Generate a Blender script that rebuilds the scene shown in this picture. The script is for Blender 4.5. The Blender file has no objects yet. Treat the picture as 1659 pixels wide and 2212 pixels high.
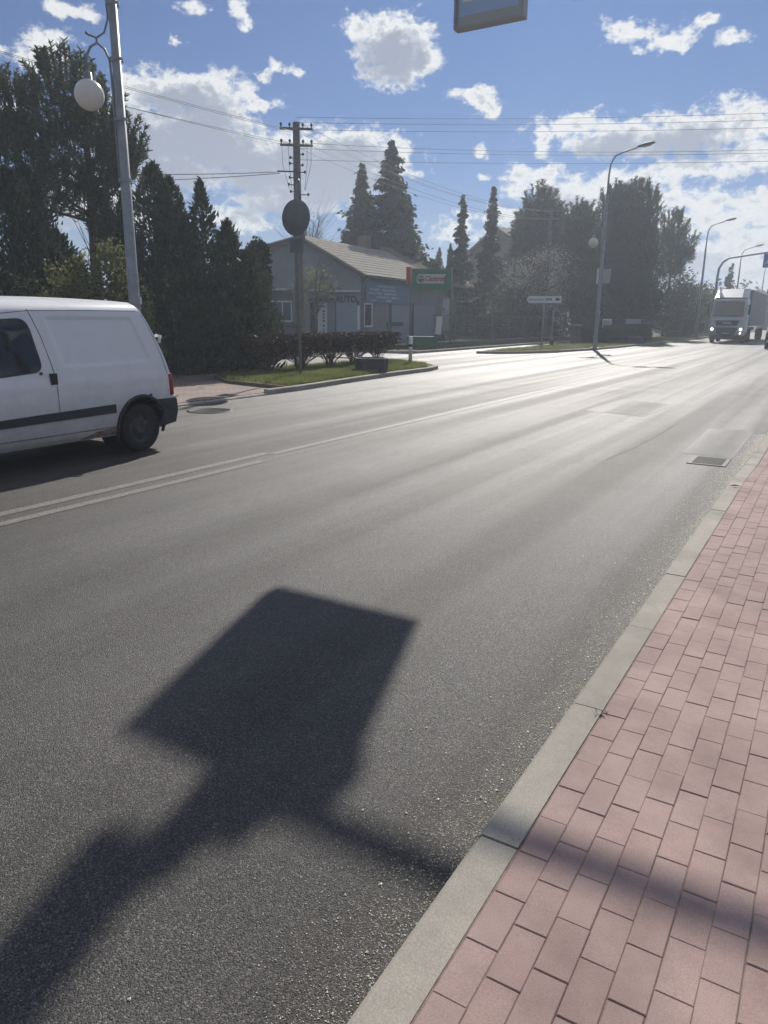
import bpy, bmesh, math, random
import numpy as np
from mathutils import Vector, Matrix
rnd = random.Random(7)
rng = np.random.default_rng(11)
S = bpy.context.scene
C = S.collection
PI = math.pi
R = math.radians

# ------------------------------------------------------------------ camera
cam = bpy.data.cameras.new('camera')
cam.sensor_fit = 'VERTICAL'; cam.sensor_height = 36.0
cam.lens = 1593.0 / 2212.0 * 36.0
cam.clip_start = 0.05; cam.clip_end = 3000
co = bpy.data.objects.new('camera', cam); C.objects.link(co)
_R = Vector((0.8562965, 0.51638541, 0.01011968))
_U = Vector((-0.1411677, 0.21515427, 0.96632309))
_F = Vector((-0.49681786, 0.82888765, -0.25713279))
m = Matrix.Identity(4)
for i in range(3):
    m[i][0] = _R[i]; m[i][1] = _U[i]; m[i][2] = -_F[i]
m[0][3], m[1][3], m[2][3] = 0.0, 0.0, 1.75
co.matrix_world = m
S.camera = co
S.render.resolution_x = 768; S.render.resolution_y = 1024

# ------------------------------------------------------------------ sun, sky, exposure
SUN_AZ, SUN_EL = R(-18.4), R(36.2)
sdir = Vector((math.sin(SUN_AZ) * math.cos(SUN_EL), math.cos(SUN_AZ) * math.cos(SUN_EL), math.sin(SUN_EL)))
sl = bpy.data.lights.new('sun', 'SUN'); sl.energy = 4.8; sl.angle = R(0.53); sl.color = (1.0, 0.945, 0.86)
so = bpy.data.objects.new('sun', sl); C.objects.link(so)
so.rotation_euler = sdir.to_track_quat('Z', 'Y').to_euler()
S.view_settings.view_transform = 'Standard'; S.view_settings.look = 'None'
S.view_settings.gamma = 1.0; S.view_settings.exposure = 0.0
S.view_settings.use_curve_mapping = False

CLOUDS = [(-30.68,17.38,2.93,1.81),(-33.01,18.24,1.2,1.05),(-28.86,16.86,1.34,1.58),(-30.28,16.08,2.4,1.05),(-24.61,14.29,1.53,0.81),(-23.78,13.73,0.83,0.76),(-25.42,14.58,0.9,0.54),(-13.73,17.47,2.15,0.49),(-15.37,17.94,1.32,0.39),(-12.1,16.9,1.56,0.49),(-8.54,16.92,1.08,0.31),(-10.12,17.67,0.61,0.38),(-14.37,16.71,0.64,0.2),(-17.73,12.44,3.05,0.82),(-15.22,11.65,4.16,1.1),(-10.8,11.68,4.21,1.34),(-7.53,12.24,2.95,1.24),(-6.16,10.03,3.18,1.2),(-10.0,9.59,3.11,0.61),(-20.02,11.83,0.88,1.01),(-20.64,9.11,2.24,1.11),(-17.99,7.72,2.98,1.48),(-16.2,8.85,3.66,0.81),(-12.88,9.16,4.09,0.68),(-21.63,9.57,1.09,0.82),(-11.26,7.81,3.75,0.75),(-8.05,7.54,3.05,0.79),(-5.77,7.01,2.42,0.97),(-9.63,6.31,4.24,0.93),(-6.07,5.04,3.25,1.15),(-7.91,3.92,3.91,1.03),(-9.96,3.96,3.47,1.34),(-5.22,2.7,2.45,1.46),(-24.47,11.12,0.55,0.4),(-24.23,9.51,0.65,0.27),(-44.86,14.19,4.03,1.31),(-46.94,14.44,2.73,1.04),(-42.7,14.46,1.87,1.19),(-44.39,11.78,5.06,2.19),(-46.36,9.69,4.72,1.7),(-41.29,10.8,3.87,1.7),(-48.07,11.27,3.36,2.96),(-40.04,9.98,3.91,1.73),(-43.08,12.96,2.83,1.62),(-37.42,10.94,4.59,1.43),(-33.49,11.33,3.62,1.37),(-30.86,10.93,1.81,1.15),(-35.48,9.23,4.65,1.48),(-38.14,7.96,4.31,1.2),(-41.46,6.65,2.3,0.97),(-40.25,3.88,2.01,0.57),(-32.18,11.92,2.3,0.71),(-34.49,9.85,5.3,1.75),(-39.59,13.82,1.43,0.44),(-40.53,14.04,0.95,0.32),(-38.73,15.99,0.51,0.34),(-39.54,15.35,0.57,0.21),(-37.48,15.78,0.44,0.21),(-41.11,18.78,0.77,0.58),(-40.98,18.29,0.49,0.39),(-44.11,19.0,0.84,0.38),(-51.75,18.08,1.54,0.42),(-50.67,17.93,0.85,0.29),(-45.13,17.06,0.48,0.18),(-53.33,15.95,1.53,0.92),(-54.09,15.13,1.52,0.61),(-52.72,16.62,0.83,0.48),(-55.88,13.32,0.81,0.6),(-56.01,12.17,0.76,0.51),(-56.03,15.37,0.8,0.29),(-53.66,7.26,2.62,1.69),(-50.43,7.74,2.42,1.43),(-47.52,6.13,1.88,1.19),(-25.11,6.89,1.0,0.37),(-25.74,5.95,2.0,0.69),(-22.46,6.87,1.64,0.76),
]

world = bpy.data.worlds.new('World'); S.world = world; world.use_nodes = True
def build_world():
    nt = world.node_tree; nt.nodes.clear(); N = nt.nodes; L = nt.links
    def math_(op, a, b=None, c=None):
        n = N.new('ShaderNodeMath'); n.operation = op
        for i, v in enumerate((a, b, c)):
            if v is None: continue
            if isinstance(v, (int, float)): n.inputs[i].default_value = v
            else: L.new(v, n.inputs[i])
        return n.outputs[0]
    def vm(op, a, b):
        n = N.new('ShaderNodeVectorMath'); n.operation = op; L.new(a, n.inputs[0])
        if isinstance(b, tuple): n.inputs[1].default_value = b
        elif b is not None: L.new(b, n.inputs[1])
        return n
    def noise(v, sc, det, rough):
        n = N.new('ShaderNodeTexNoise'); n.inputs['Scale'].default_value = sc; n.inputs['Detail'].default_value = det; n.inputs['Roughness'].default_value = rough
        L.new(v, n.inputs['Vector']); return n
    def mrange(v, a, b, c, d, smooth=False):
        n = N.new('ShaderNodeMapRange'); n.interpolation_type = 'SMOOTHSTEP' if smooth else 'LINEAR'
        for k, x in zip(('From Min', 'From Max', 'To Min', 'To Max'), (a, b, c, d)): n.inputs[k].default_value = x
        L.new(v, n.inputs['Value']); return n.outputs[0]
    out = N.new('ShaderNodeOutputWorld'); bg = N.new('ShaderNodeBackground')
    sky = N.new('ShaderNodeTexSky'); sky.sky_type = 'NISHITA'; sky.sun_disc = False
    sky.sun_elevation = SUN_EL; sky.sun_rotation = SUN_AZ % (2 * PI)
    sky.air_density = 1.0; sky.dust_density = 0.35; sky.ozone_density = 2.0
    tc = N.new('ShaderNodeTexCoord'); G_ = tc.outputs['Generated']
    sx = N.new('ShaderNodeSeparateXYZ'); L.new(G_, sx.inputs[0])
    az = math_('DEGREES', math_('ARCTAN2', sx.outputs[0], sx.outputs[1])); el = math_('DEGREES', math_('ARCSINE', sx.outputs[2]))
    cb = N.new('ShaderNodeCombineXYZ'); L.new(az, cb.inputs[0]); L.new(el, cb.inputs[1]); P = cb.outputs[0]
    sc = vm('MULTIPLY', P, (1, 1.4, 1)).outputs[0]
    n1 = noise(sc, .5, 6, .62)
    w = vm('MULTIPLY', vm('SUBTRACT', n1.outputs['Color'], (.5, .5, .5)).outputs[0], (2.6, 1.6, 0)).outputs[0]
    Q = vm('ADD', P, w).outputs[0]
    def field(Q, lst, soft):
        prev = None
        for (a, e, ra, re) in lst:
            q = vm('MULTIPLY', vm('SUBTRACT', Q, (a, e, 0)).outputs[0], (1 / ra, 1 / re, 0)).outputs[0]
            d = vm('LENGTH', q, None).outputs['Value']
            k = min(1.0, 0.35 + 0.45 * re)
            mm = math_('MULTIPLY_ADD', d, -k, k)
            prev = mm if prev is None else math_('SMOOTH_MAX', prev, mm, soft)
        return prev
    f1 = field(Q, CLOUDS, .15)
    big = [c for c in CLOUDS if c[3] > 1.0]
    big.sort(key=lambda c: -c[2] * c[3]); big = big[:18]
    f2 = field(vm('ADD', Q, (.15, .75, 0)).outputs[0], big, .3)
    # outside the frame the same broken cloud goes on
    no = noise(vm('MULTIPLY', P, (.055, .12, 1)).outputs[0], 1.0, 3, .5)
    fo = mrange(no.outputs['Fac'], .44, .70, -.5, .75)
    ins = math_('MULTIPLY', mrange(math_('ABSOLUTE', math_('ADD', az, 31.0)), 29.0, 34.0, 1, 0, True), mrange(el, 20.5, 25.0, 1, 0, True))
    f = N.new('ShaderNodeMix'); f.data_type = 'FLOAT'; L.new(ins, f.inputs[0]); L.new(fo, f.inputs[2]); L.new(f1, f.inputs[3])
    n2 = noise(sc, .75, 10, .62)
    D = math_('ADD', f.outputs[0], math_('MULTIPLY_ADD', n2.outputs['Fac'], 2.5, -1.17))
    al = mrange(D, -.12, .44, 0, 1, True)
    # shading: thick parts and undersides are grey, edges towards the sun are bright
    n3 = noise(vm('ADD', sc, (3.1, 9.7, 0)).outputs[0], 1.1, 6, .6)
    sh_in = math_('ADD', math_('MULTIPLY', D, .62), math_('MULTIPLY', math_('MAXIMUM', f2, -.15), 1.05))
    sh_in = math_('ADD', sh_in, math_('MULTIPLY_ADD', n3.outputs['Fac'], 1.5, -.73))
    sh = N.new('ShaderNodeValToRGB'); cr = sh.color_ramp
    cr.elements[0].position = 0.0; cr.elements[0].color = (8.6, 8.7, 8.7, 1)
    cr.elements[1].position = 1.0; cr.elements[1].color = (2.9, 3.3, 4.3, 1)
    e = cr.elements.new(0.30); e.color = (8.2, 8.25, 8.3, 1)
    e = cr.elements.new(0.52); e.color = (5.6, 5.9, 6.4, 1)
    e = cr.elements.new(0.76); e.color = (3.7, 4.1, 5.0, 1)
    cr.interpolation = 'EASE'; L.new(sh_in, sh.inputs[0])
    tint = N.new('ShaderNodeMix'); tint.data_type = 'RGBA'; tint.blend_type = 'MULTIPLY'; tint.inputs[0].default_value = 1.0
    tint.inputs[7].default_value = SKY_TINT; L.new(sky.outputs[0], tint.inputs[6])
    # clouds away from the sun are lit on the side we see
    sdn = vm('DOT_PRODUCT', G_, tuple(sdir)).outputs['Value']
    fr = mrange(sdn, .55, -.3, 0, .85)
    fl = N.new('ShaderNodeMix'); fl.data_type = 'RGBA'; L.new(fr, fl.inputs[0]); L.new(sh.outputs[0], fl.inputs[6]); fl.inputs[7].default_value = (8.2, 8.3, 8.4, 1)
    mix = N.new('ShaderNodeMix'); mix.data_type = 'RGBA'
    L.new(al, mix.inputs[0]); L.new(tint.outputs[2], mix.inputs[6]); L.new(fl.outputs[2], mix.inputs[7])
    L.new(mix.outputs[2], bg.inputs['Color']); bg.inputs['Strength'].default_value = 0.1
    L.new(bg.outputs[0], out.inputs['Surface'])
    world.cycles.sampling_method = 'MANUAL'; world.cycles.sample_map_resolution = 256
SKY_TINT = (0.105, 0.265, 0.53, 1)
build_world()

# ------------------------------------------------------------------ materials
def noise_mat(name, col, rough=0.7, var=0.25, scale=8.0, metal=0.0, bump=0.0, bscale=60, spec=None, col2=None, stretch=None, trans=0.0):
    """flat paint / plaster / metal with procedural variation"""
    mt = bpy.data.materials.new(name); mt.use_nodes = True
    nt = mt.node_tree; N = nt.nodes; L = nt.links; b = N['Principled BSDF']
    b.inputs['Roughness'].default_value = rough; b.inputs['Metallic'].default_value = metal
    if spec is not None: b.inputs['Specular IOR Level'].default_value = spec
    tc = N.new('ShaderNodeTexCoord'); src = tc.outputs['Object']
    if stretch:
        mp = N.new('ShaderNodeMapping'); mp.inputs['Scale'].default_value = stretch; L.new(src, mp.inputs[0]); src = mp.outputs[0]
    n = N.new('ShaderNodeTexNoise'); n.inputs['Scale'].default_value = scale; n.inputs['Detail'].default_value = 5; L.new(src, n.inputs['Vector'])
    mx = N.new('ShaderNodeMix'); mx.data_type = 'RGBA'
    c2 = col2 if col2 else tuple(c * (1 - var) for c in col)
    c1 = col if col2 else tuple(min(1, c * (1 + var * 0.6)) for c in col)
    mr = N.new('ShaderNodeMapRange'); mr.inputs['From Min'].default_value = 0.3; mr.inputs['From Max'].default_value = 0.7
    L.new(n.outputs['Fac'], mr.inputs['Value']); L.new(mr.outputs[0], mx.inputs[0])
    mx.inputs[6].default_value = (*c2, 1); mx.inputs[7].default_value = (*c1, 1)
    L.new(mx.outputs[2], b.inputs['Base Color'])
    if bump > 0:
        nb = N.new('ShaderNodeTexNoise'); nb.inputs['Scale'].default_value = bscale; nb.inputs['Detail'].default_value = 4; L.new(tc.outputs['Object'], nb.inputs['Vector'])
        bp = N.new('ShaderNodeBump'); bp.inputs['Strength'].default_value = bump; bp.inputs['Distance'].default_value = 0.01
        L.new(nb.outputs['Fac'], bp.inputs['Height']); L.new(bp.outputs[0], b.inputs['Normal'])
    return mt

def leaf_mat(name, col, col2, trans=0.35, rough=0.55, scale=1.3):
    mt = bpy.data.materials.new(name); mt.use_nodes = True
    nt = mt.node_tree; N = nt.nodes; L = nt.links; b = N['Principled BSDF']; out = N['Material Output']
    tc = N.new('ShaderNodeTexCoord')
    n = N.new('ShaderNodeTexNoise'); n.inputs['Scale'].default_value = scale; n.inputs['Detail'].default_value = 3; L.new(tc.outputs['Object'], n.inputs['Vector'])
    w = N.new('ShaderNodeTexWhiteNoise'); geo = N.new('ShaderNodeTexCoord')
    sn = N.new('ShaderNodeVectorMath'); sn.operation = 'SNAP'; sn.inputs[1].default_value = (.07, .07, .07)
    L.new(geo.outputs['Object'], sn.inputs[0]); L.new(sn.outputs[0], w.inputs['Vector'])
    ad = N.new('ShaderNodeMath'); ad.operation = 'MULTIPLY_ADD'; ad.inputs[1].default_value = 0.5
    L.new(w.outputs['Value'], ad.inputs[0])
    sb = N.new('ShaderNodeMath'); sb.operation = 'MULTIPLY_ADD'; sb.inputs[1].default_value = 1.6; sb.inputs[2].default_value = -0.55
    L.new(n.outputs['Fac'], sb.inputs[0]); L.new(sb.outputs[0], ad.inputs[2])
    mx = N.new('ShaderNodeMix'); mx.data_type = 'RGBA'; mx.clamp_factor = True
    L.new(ad.outputs[0], mx.inputs[0]); mx.inputs[6].default_value = (*col, 1); mx.inputs[7].default_value = (*col2, 1)
    L.new(mx.outputs[2], b.inputs['Base Color']); b.inputs['Roughness'].default_value = rough
    b.inputs['Specular IOR Level'].default_value = 0.3
    tr = N.new('ShaderNodeBsdfTranslucent'); L.new(mx.outputs[2], tr.inputs['Color'])
    ms = N.new('ShaderNodeMixShader'); ms.inputs[0].default_value = trans
    L.new(b.outputs[0], ms.inputs[1]); L.new(tr.outputs[0], ms.inputs[2]); L.new(ms.outputs[0], out.inputs['Surface'])
    return mt

def glass_mat(name, col=(0.02, 0.025, 0.03), rough=0.05):
    mt = bpy.data.materials.new(name); mt.use_nodes = True
    b = mt.node_tree.nodes['Principled BSDF']
    b.inputs['Base Color'].default_value = (*col, 1); b.inputs['Roughness'].default_value = rough
    b.inputs['Specular IOR Level'].default_value = 0.7
    return mt

def asphalt_mat(name, base=0.05, tint=(1, .98, .95), tracks=True, seed=0.0):
    mt = bpy.data.materials.new(name); mt.use_nodes = True
    nt = mt.node_tree; N = nt.nodes; L = nt.links; b = N['Principled BSDF']
    tc = N.new('ShaderNodeTexCoord'); P = tc.outputs['Object']
    # aggregate stones
    vo = N.new('ShaderNodeTexVoronoi'); vo.inputs['Scale'].default_value = 210; L.new(P, vo.inputs['Vector'])
    wn = N.new('ShaderNodeTexWhiteNoise'); wn.noise_dimensions = '3D'; L.new(vo.outputs['Position'], wn.inputs['Vector'])
    ramp = N.new('ShaderNodeValToRGB'); cr = ramp.color_ramp
    cr.elements[0].color = tuple(base * .3 * t for t in tint) + (1,); cr.elements[1].color = tuple(base * 3.8 * t for t in tint) + (1,)
    e = cr.elements.new(.55); e.color = tuple(base * t for t in tint) + (1,)
    e = cr.elements.new(.90); e.color = tuple(base * 1.9 * t for t in tint) + (1,)
    L.new(wn.outputs['Value'], ramp.inputs[0])
    # broad stains
    n1 = N.new('ShaderNodeTexNoise'); n1.inputs['Scale'].default_value = 0.9; n1.inputs['Detail'].default_value = 6; n1.inputs['Roughness'].default_value = .65; L.new(P, n1.inputs['Vector'])
    mp = N.new('ShaderNodeMapping'); mp.inputs['Scale'].default_value = (1.15, 0.022, 1); mp.inputs['Location'].default_value = (seed, 0, 0); L.new(P, mp.inputs[0])
    n2 = N.new('ShaderNodeTexNoise'); n2.inputs['Scale'].default_value = 1.0; n2.inputs['Detail'].default_value = 5; n2.inputs['Roughness'].default_value = .55; L.new(mp.outputs[0], n2.inputs['Vector'])
    mr = N.new('ShaderNodeMapRange'); mr.inputs['From Min'].default_value = .3; mr.inputs['From Max'].default_value = .7
    mr.inputs['To Min'].default_value = .72; mr.inputs['To Max'].default_value = 1.25
    L.new(n1.outputs['Fac'], mr.inputs['Value'])
    mul = N.new('ShaderNodeVectorMath'); mul.operation = 'SCALE'; L.new(ramp.outputs[0], mul.inputs[0]); L.new(mr.outputs[0], mul.inputs['Scale'])
    L.new(mul.outputs[0], b.inputs['Base Color'])
    # roughness: polished wheel tracks run along the road
    rr = N.new('ShaderNodeMapRange'); rr.inputs['From Min'].default_value = .40; rr.inputs['From Max'].default_value = .60
    rr.inputs['To Min'].default_value = ROUGH_LO if tracks else .55; rr.inputs['To Max'].default_value = ROUGH_HI if tracks else .7
    L.new(n2.outputs['Fac'], rr.inputs['Value']); L.new(rr.outputs[0], b.inputs['Roughness'])
    b.inputs['Specular IOR Level'].default_value = ASPH_SPEC
    # stone relief
    sm = N.new('ShaderNodeTexVoronoi'); sm.inputs['Scale'].default_value = 210; L.new(P, sm.inputs['Vector'])
    nb = N.new('ShaderNodeTexNoise'); nb.inputs['Scale'].default_value = 150; nb.inputs['Detail'].default_value = 5; nb.inputs['Roughness'].default_value = .75; L.new(P, nb.inputs['Vector'])
    ab = N.new('ShaderNodeMath'); ab.operation = 'SUBTRACT'; L.new(nb.outputs['Fac'], ab.inputs[0]); L.new(sm.outputs['Distance'], ab.inputs[1])
    bp = N.new('ShaderNodeBump'); bp.inputs['Strength'].default_value = .9; bp.inputs['Distance'].default_value = .0035
    L.new(ab.outputs[0], bp.inputs['Height']); L.new(bp.outputs[0], b.inputs['Normal'])
    return mt
ROUGH_LO, ROUGH_HI, ASPH_SPEC = 0.40, 0.62, 0.5

def paint_line_mat():
    mt = bpy.data.materials.new('worn road paint'); mt.use_nodes = True
    N = mt.node_tree.nodes; L = mt.node_tree.links; b = N['Principled BSDF']
    tc = N.new('ShaderNodeTexCoord')
    n = N.new('ShaderNodeTexNoise'); n.inputs['Scale'].default_value = 45; n.inputs['Detail'].default_value = 6; n.inputs['Roughness'].default_value = .75; L.new(tc.outputs['Object'], n.inputs['Vector'])
    mr = N.new('ShaderNodeMapRange'); mr.inputs['From Min'].default_value = .40; mr.inputs['From Max'].default_value = .60; L.new(n.outputs['Fac'], mr.inputs['Value'])
    mx = N.new('ShaderNodeMix'); mx.data_type = 'RGBA'; mx.inputs[6].default_value = (.10, .098, .09, 1); mx.inputs[7].default_value = (.30, .285, .25, 1)
    L.new(mr.outputs[0], mx.inputs[0]); L.new(mx.outputs[2], b.inputs['Base Color']); b.inputs['Roughness'].default_value = .6
    return mt

def paver_mat(name, cols, grain=220, bump=.35, rand=True):
    mt = bpy.data.materials.new(name); mt.use_nodes = True
    N = mt.node_tree.nodes; L = mt.node_tree.links; b = N['Principled BSDF']
    tc = N.new('ShaderNodeTexCoord'); oi = N.new('ShaderNodeObjectInfo'); geo = N.new('ShaderNodeNewGeometry')
    r1 = N.new('ShaderNodeValToRGB'); cr = r1.color_ramp
    cr.elements[0].color = (*cols[0], 1); cr.elements[1].color = (*cols[-1], 1)
    for i, c in enumerate(cols[1:-1]):
        e = cr.elements.new((i + 1) / (len(cols) - 1)); e.color = (*c, 1)
    L.new(oi.outputs['Random'], r1.inputs[0])
    n0 = N.new('ShaderNodeTexNoise'); n0.inputs['Scale'].default_value = 3.0; n0.inputs['Detail'].default_value = 6; n0.inputs['Roughness'].default_value = .6; L.new(geo.outputs['Position'], n0.inputs['Vector'])
    n1 = N.new('ShaderNodeTexNoise'); n1.inputs['Scale'].default_value = grain; n1.inputs['Detail'].default_value = 3; n1.inputs['Roughness'].default_value = .8; L.new(geo.outputs['Position'], n1.inputs['Vector'])
    m0 = N.new('ShaderNodeMapRange'); m0.inputs['From Min'].default_value = .3; m0.inputs['From Max'].default_value = .7; m0.inputs['To Min'].default_value = .74; m0.inputs['To Max'].default_value = 1.18; L.new(n0.outputs['Fac'], m0.inputs['Value'])
    m1 = N.new('ShaderNodeMapRange'); m1.inputs['From Min'].default_value = .25; m1.inputs['From Max'].default_value = .75; m1.inputs['To Min'].default_value = .70; m1.inputs['To Max'].default_value = 1.3; L.new(n1.outputs['Fac'], m1.inputs['Value'])
    mm = N.new('ShaderNodeMath'); mm.operation = 'MULTIPLY'; L.new(m0.outputs[0], mm.inputs[0]); L.new(m1.outputs[0], mm.inputs[1])
    sc = N.new('ShaderNodeVectorMath'); sc.operation = 'SCALE'; L.new(r1.outputs[0], sc.inputs[0]); L.new(mm.outputs[0], sc.inputs['Scale'])
    L.new(sc.outputs[0], b.inputs['Base Color']); b.inputs['Roughness'].default_value = .8
    b.inputs['Specular IOR Level'].default_value = .35
    bp = N.new('ShaderNodeBump'); bp.inputs['Strength'].default_value = bump; bp.inputs['Distance'].default_value = .003
    L.new(n1.outputs['Fac'], bp.inputs['Height']); L.new(bp.outputs[0], b.inputs['Normal'])
    return mt

def brickwork_mat(name, c1, c2, mortar, bw, bh, rot=0):
    mt = bpy.data.materials.new(name); mt.use_nodes = True
    N = mt.node_tree.nodes; L = mt.node_tree.links; b = N['Principled BSDF']
    tc = N.new('ShaderNodeTexCoord'); mp = N.new('ShaderNodeMapping'); mp.inputs['Rotation'].default_value = (0, 0, rot); L.new(tc.outputs['Object'], mp.inputs[0])
    br = N.new('ShaderNodeTexBrick'); L.new(mp.outputs[0], br.inputs['Vector'])
    br.inputs['Color1'].default_value = (*c1, 1); br.inputs['Color2'].default_value = (*c2, 1); br.inputs['Mortar'].default_value = (*mortar, 1)
    br.inputs['Scale'].default_value = 1; br.inputs['Brick Width'].default_value = bw; br.inputs['Row Height'].default_value = bh; br.inputs['Mortar Size'].default_value = .006
    n0 = N.new('ShaderNodeTexNoise'); n0.inputs['Scale'].default_value = 1.2; n0.inputs['Detail'].default_value = 6; L.new(tc.outputs['Object'], n0.inputs['Vector'])
    m0 = N.new('ShaderNodeMapRange'); m0.inputs['From Min'].default_value = .3; m0.inputs['From Max'].default_value = .7; m0.inputs['To Min'].default_value = .7; m0.inputs['To Max'].default_value = 1.15; L.new(n0.outputs['Fac'], m0.inputs['Value'])
    sc = N.new('ShaderNodeVectorMath'); sc.operation = 'SCALE'; L.new(br.outputs['Color'], sc.inputs[0]); L.new(m0.outputs[0], sc.inputs['Scale'])
    L.new(sc.outputs[0], b.inputs['Base Color']); b.inputs['Roughness'].default_value = .75
    bp = N.new('ShaderNodeBump'); bp.inputs['Strength'].default_value = .5; bp.inputs['Distance'].default_value = .004
    L.new(br.outputs['Fac'], bp.inputs['Height']); bp.invert = True; L.new(bp.outputs[0], b.inputs['Normal'])
    return mt

def emit_mat(name, col, s):
    mt = bpy.data.materials.new(name); mt.use_nodes = True
    b = mt.node_tree.nodes['Principled BSDF']; b.inputs['Base Color'].default_value = (*col, 1)
    b.inputs['Emission Color'].default_value = (*col, 1); b.inputs['Emission Strength'].default_value = s
    return mt

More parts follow.
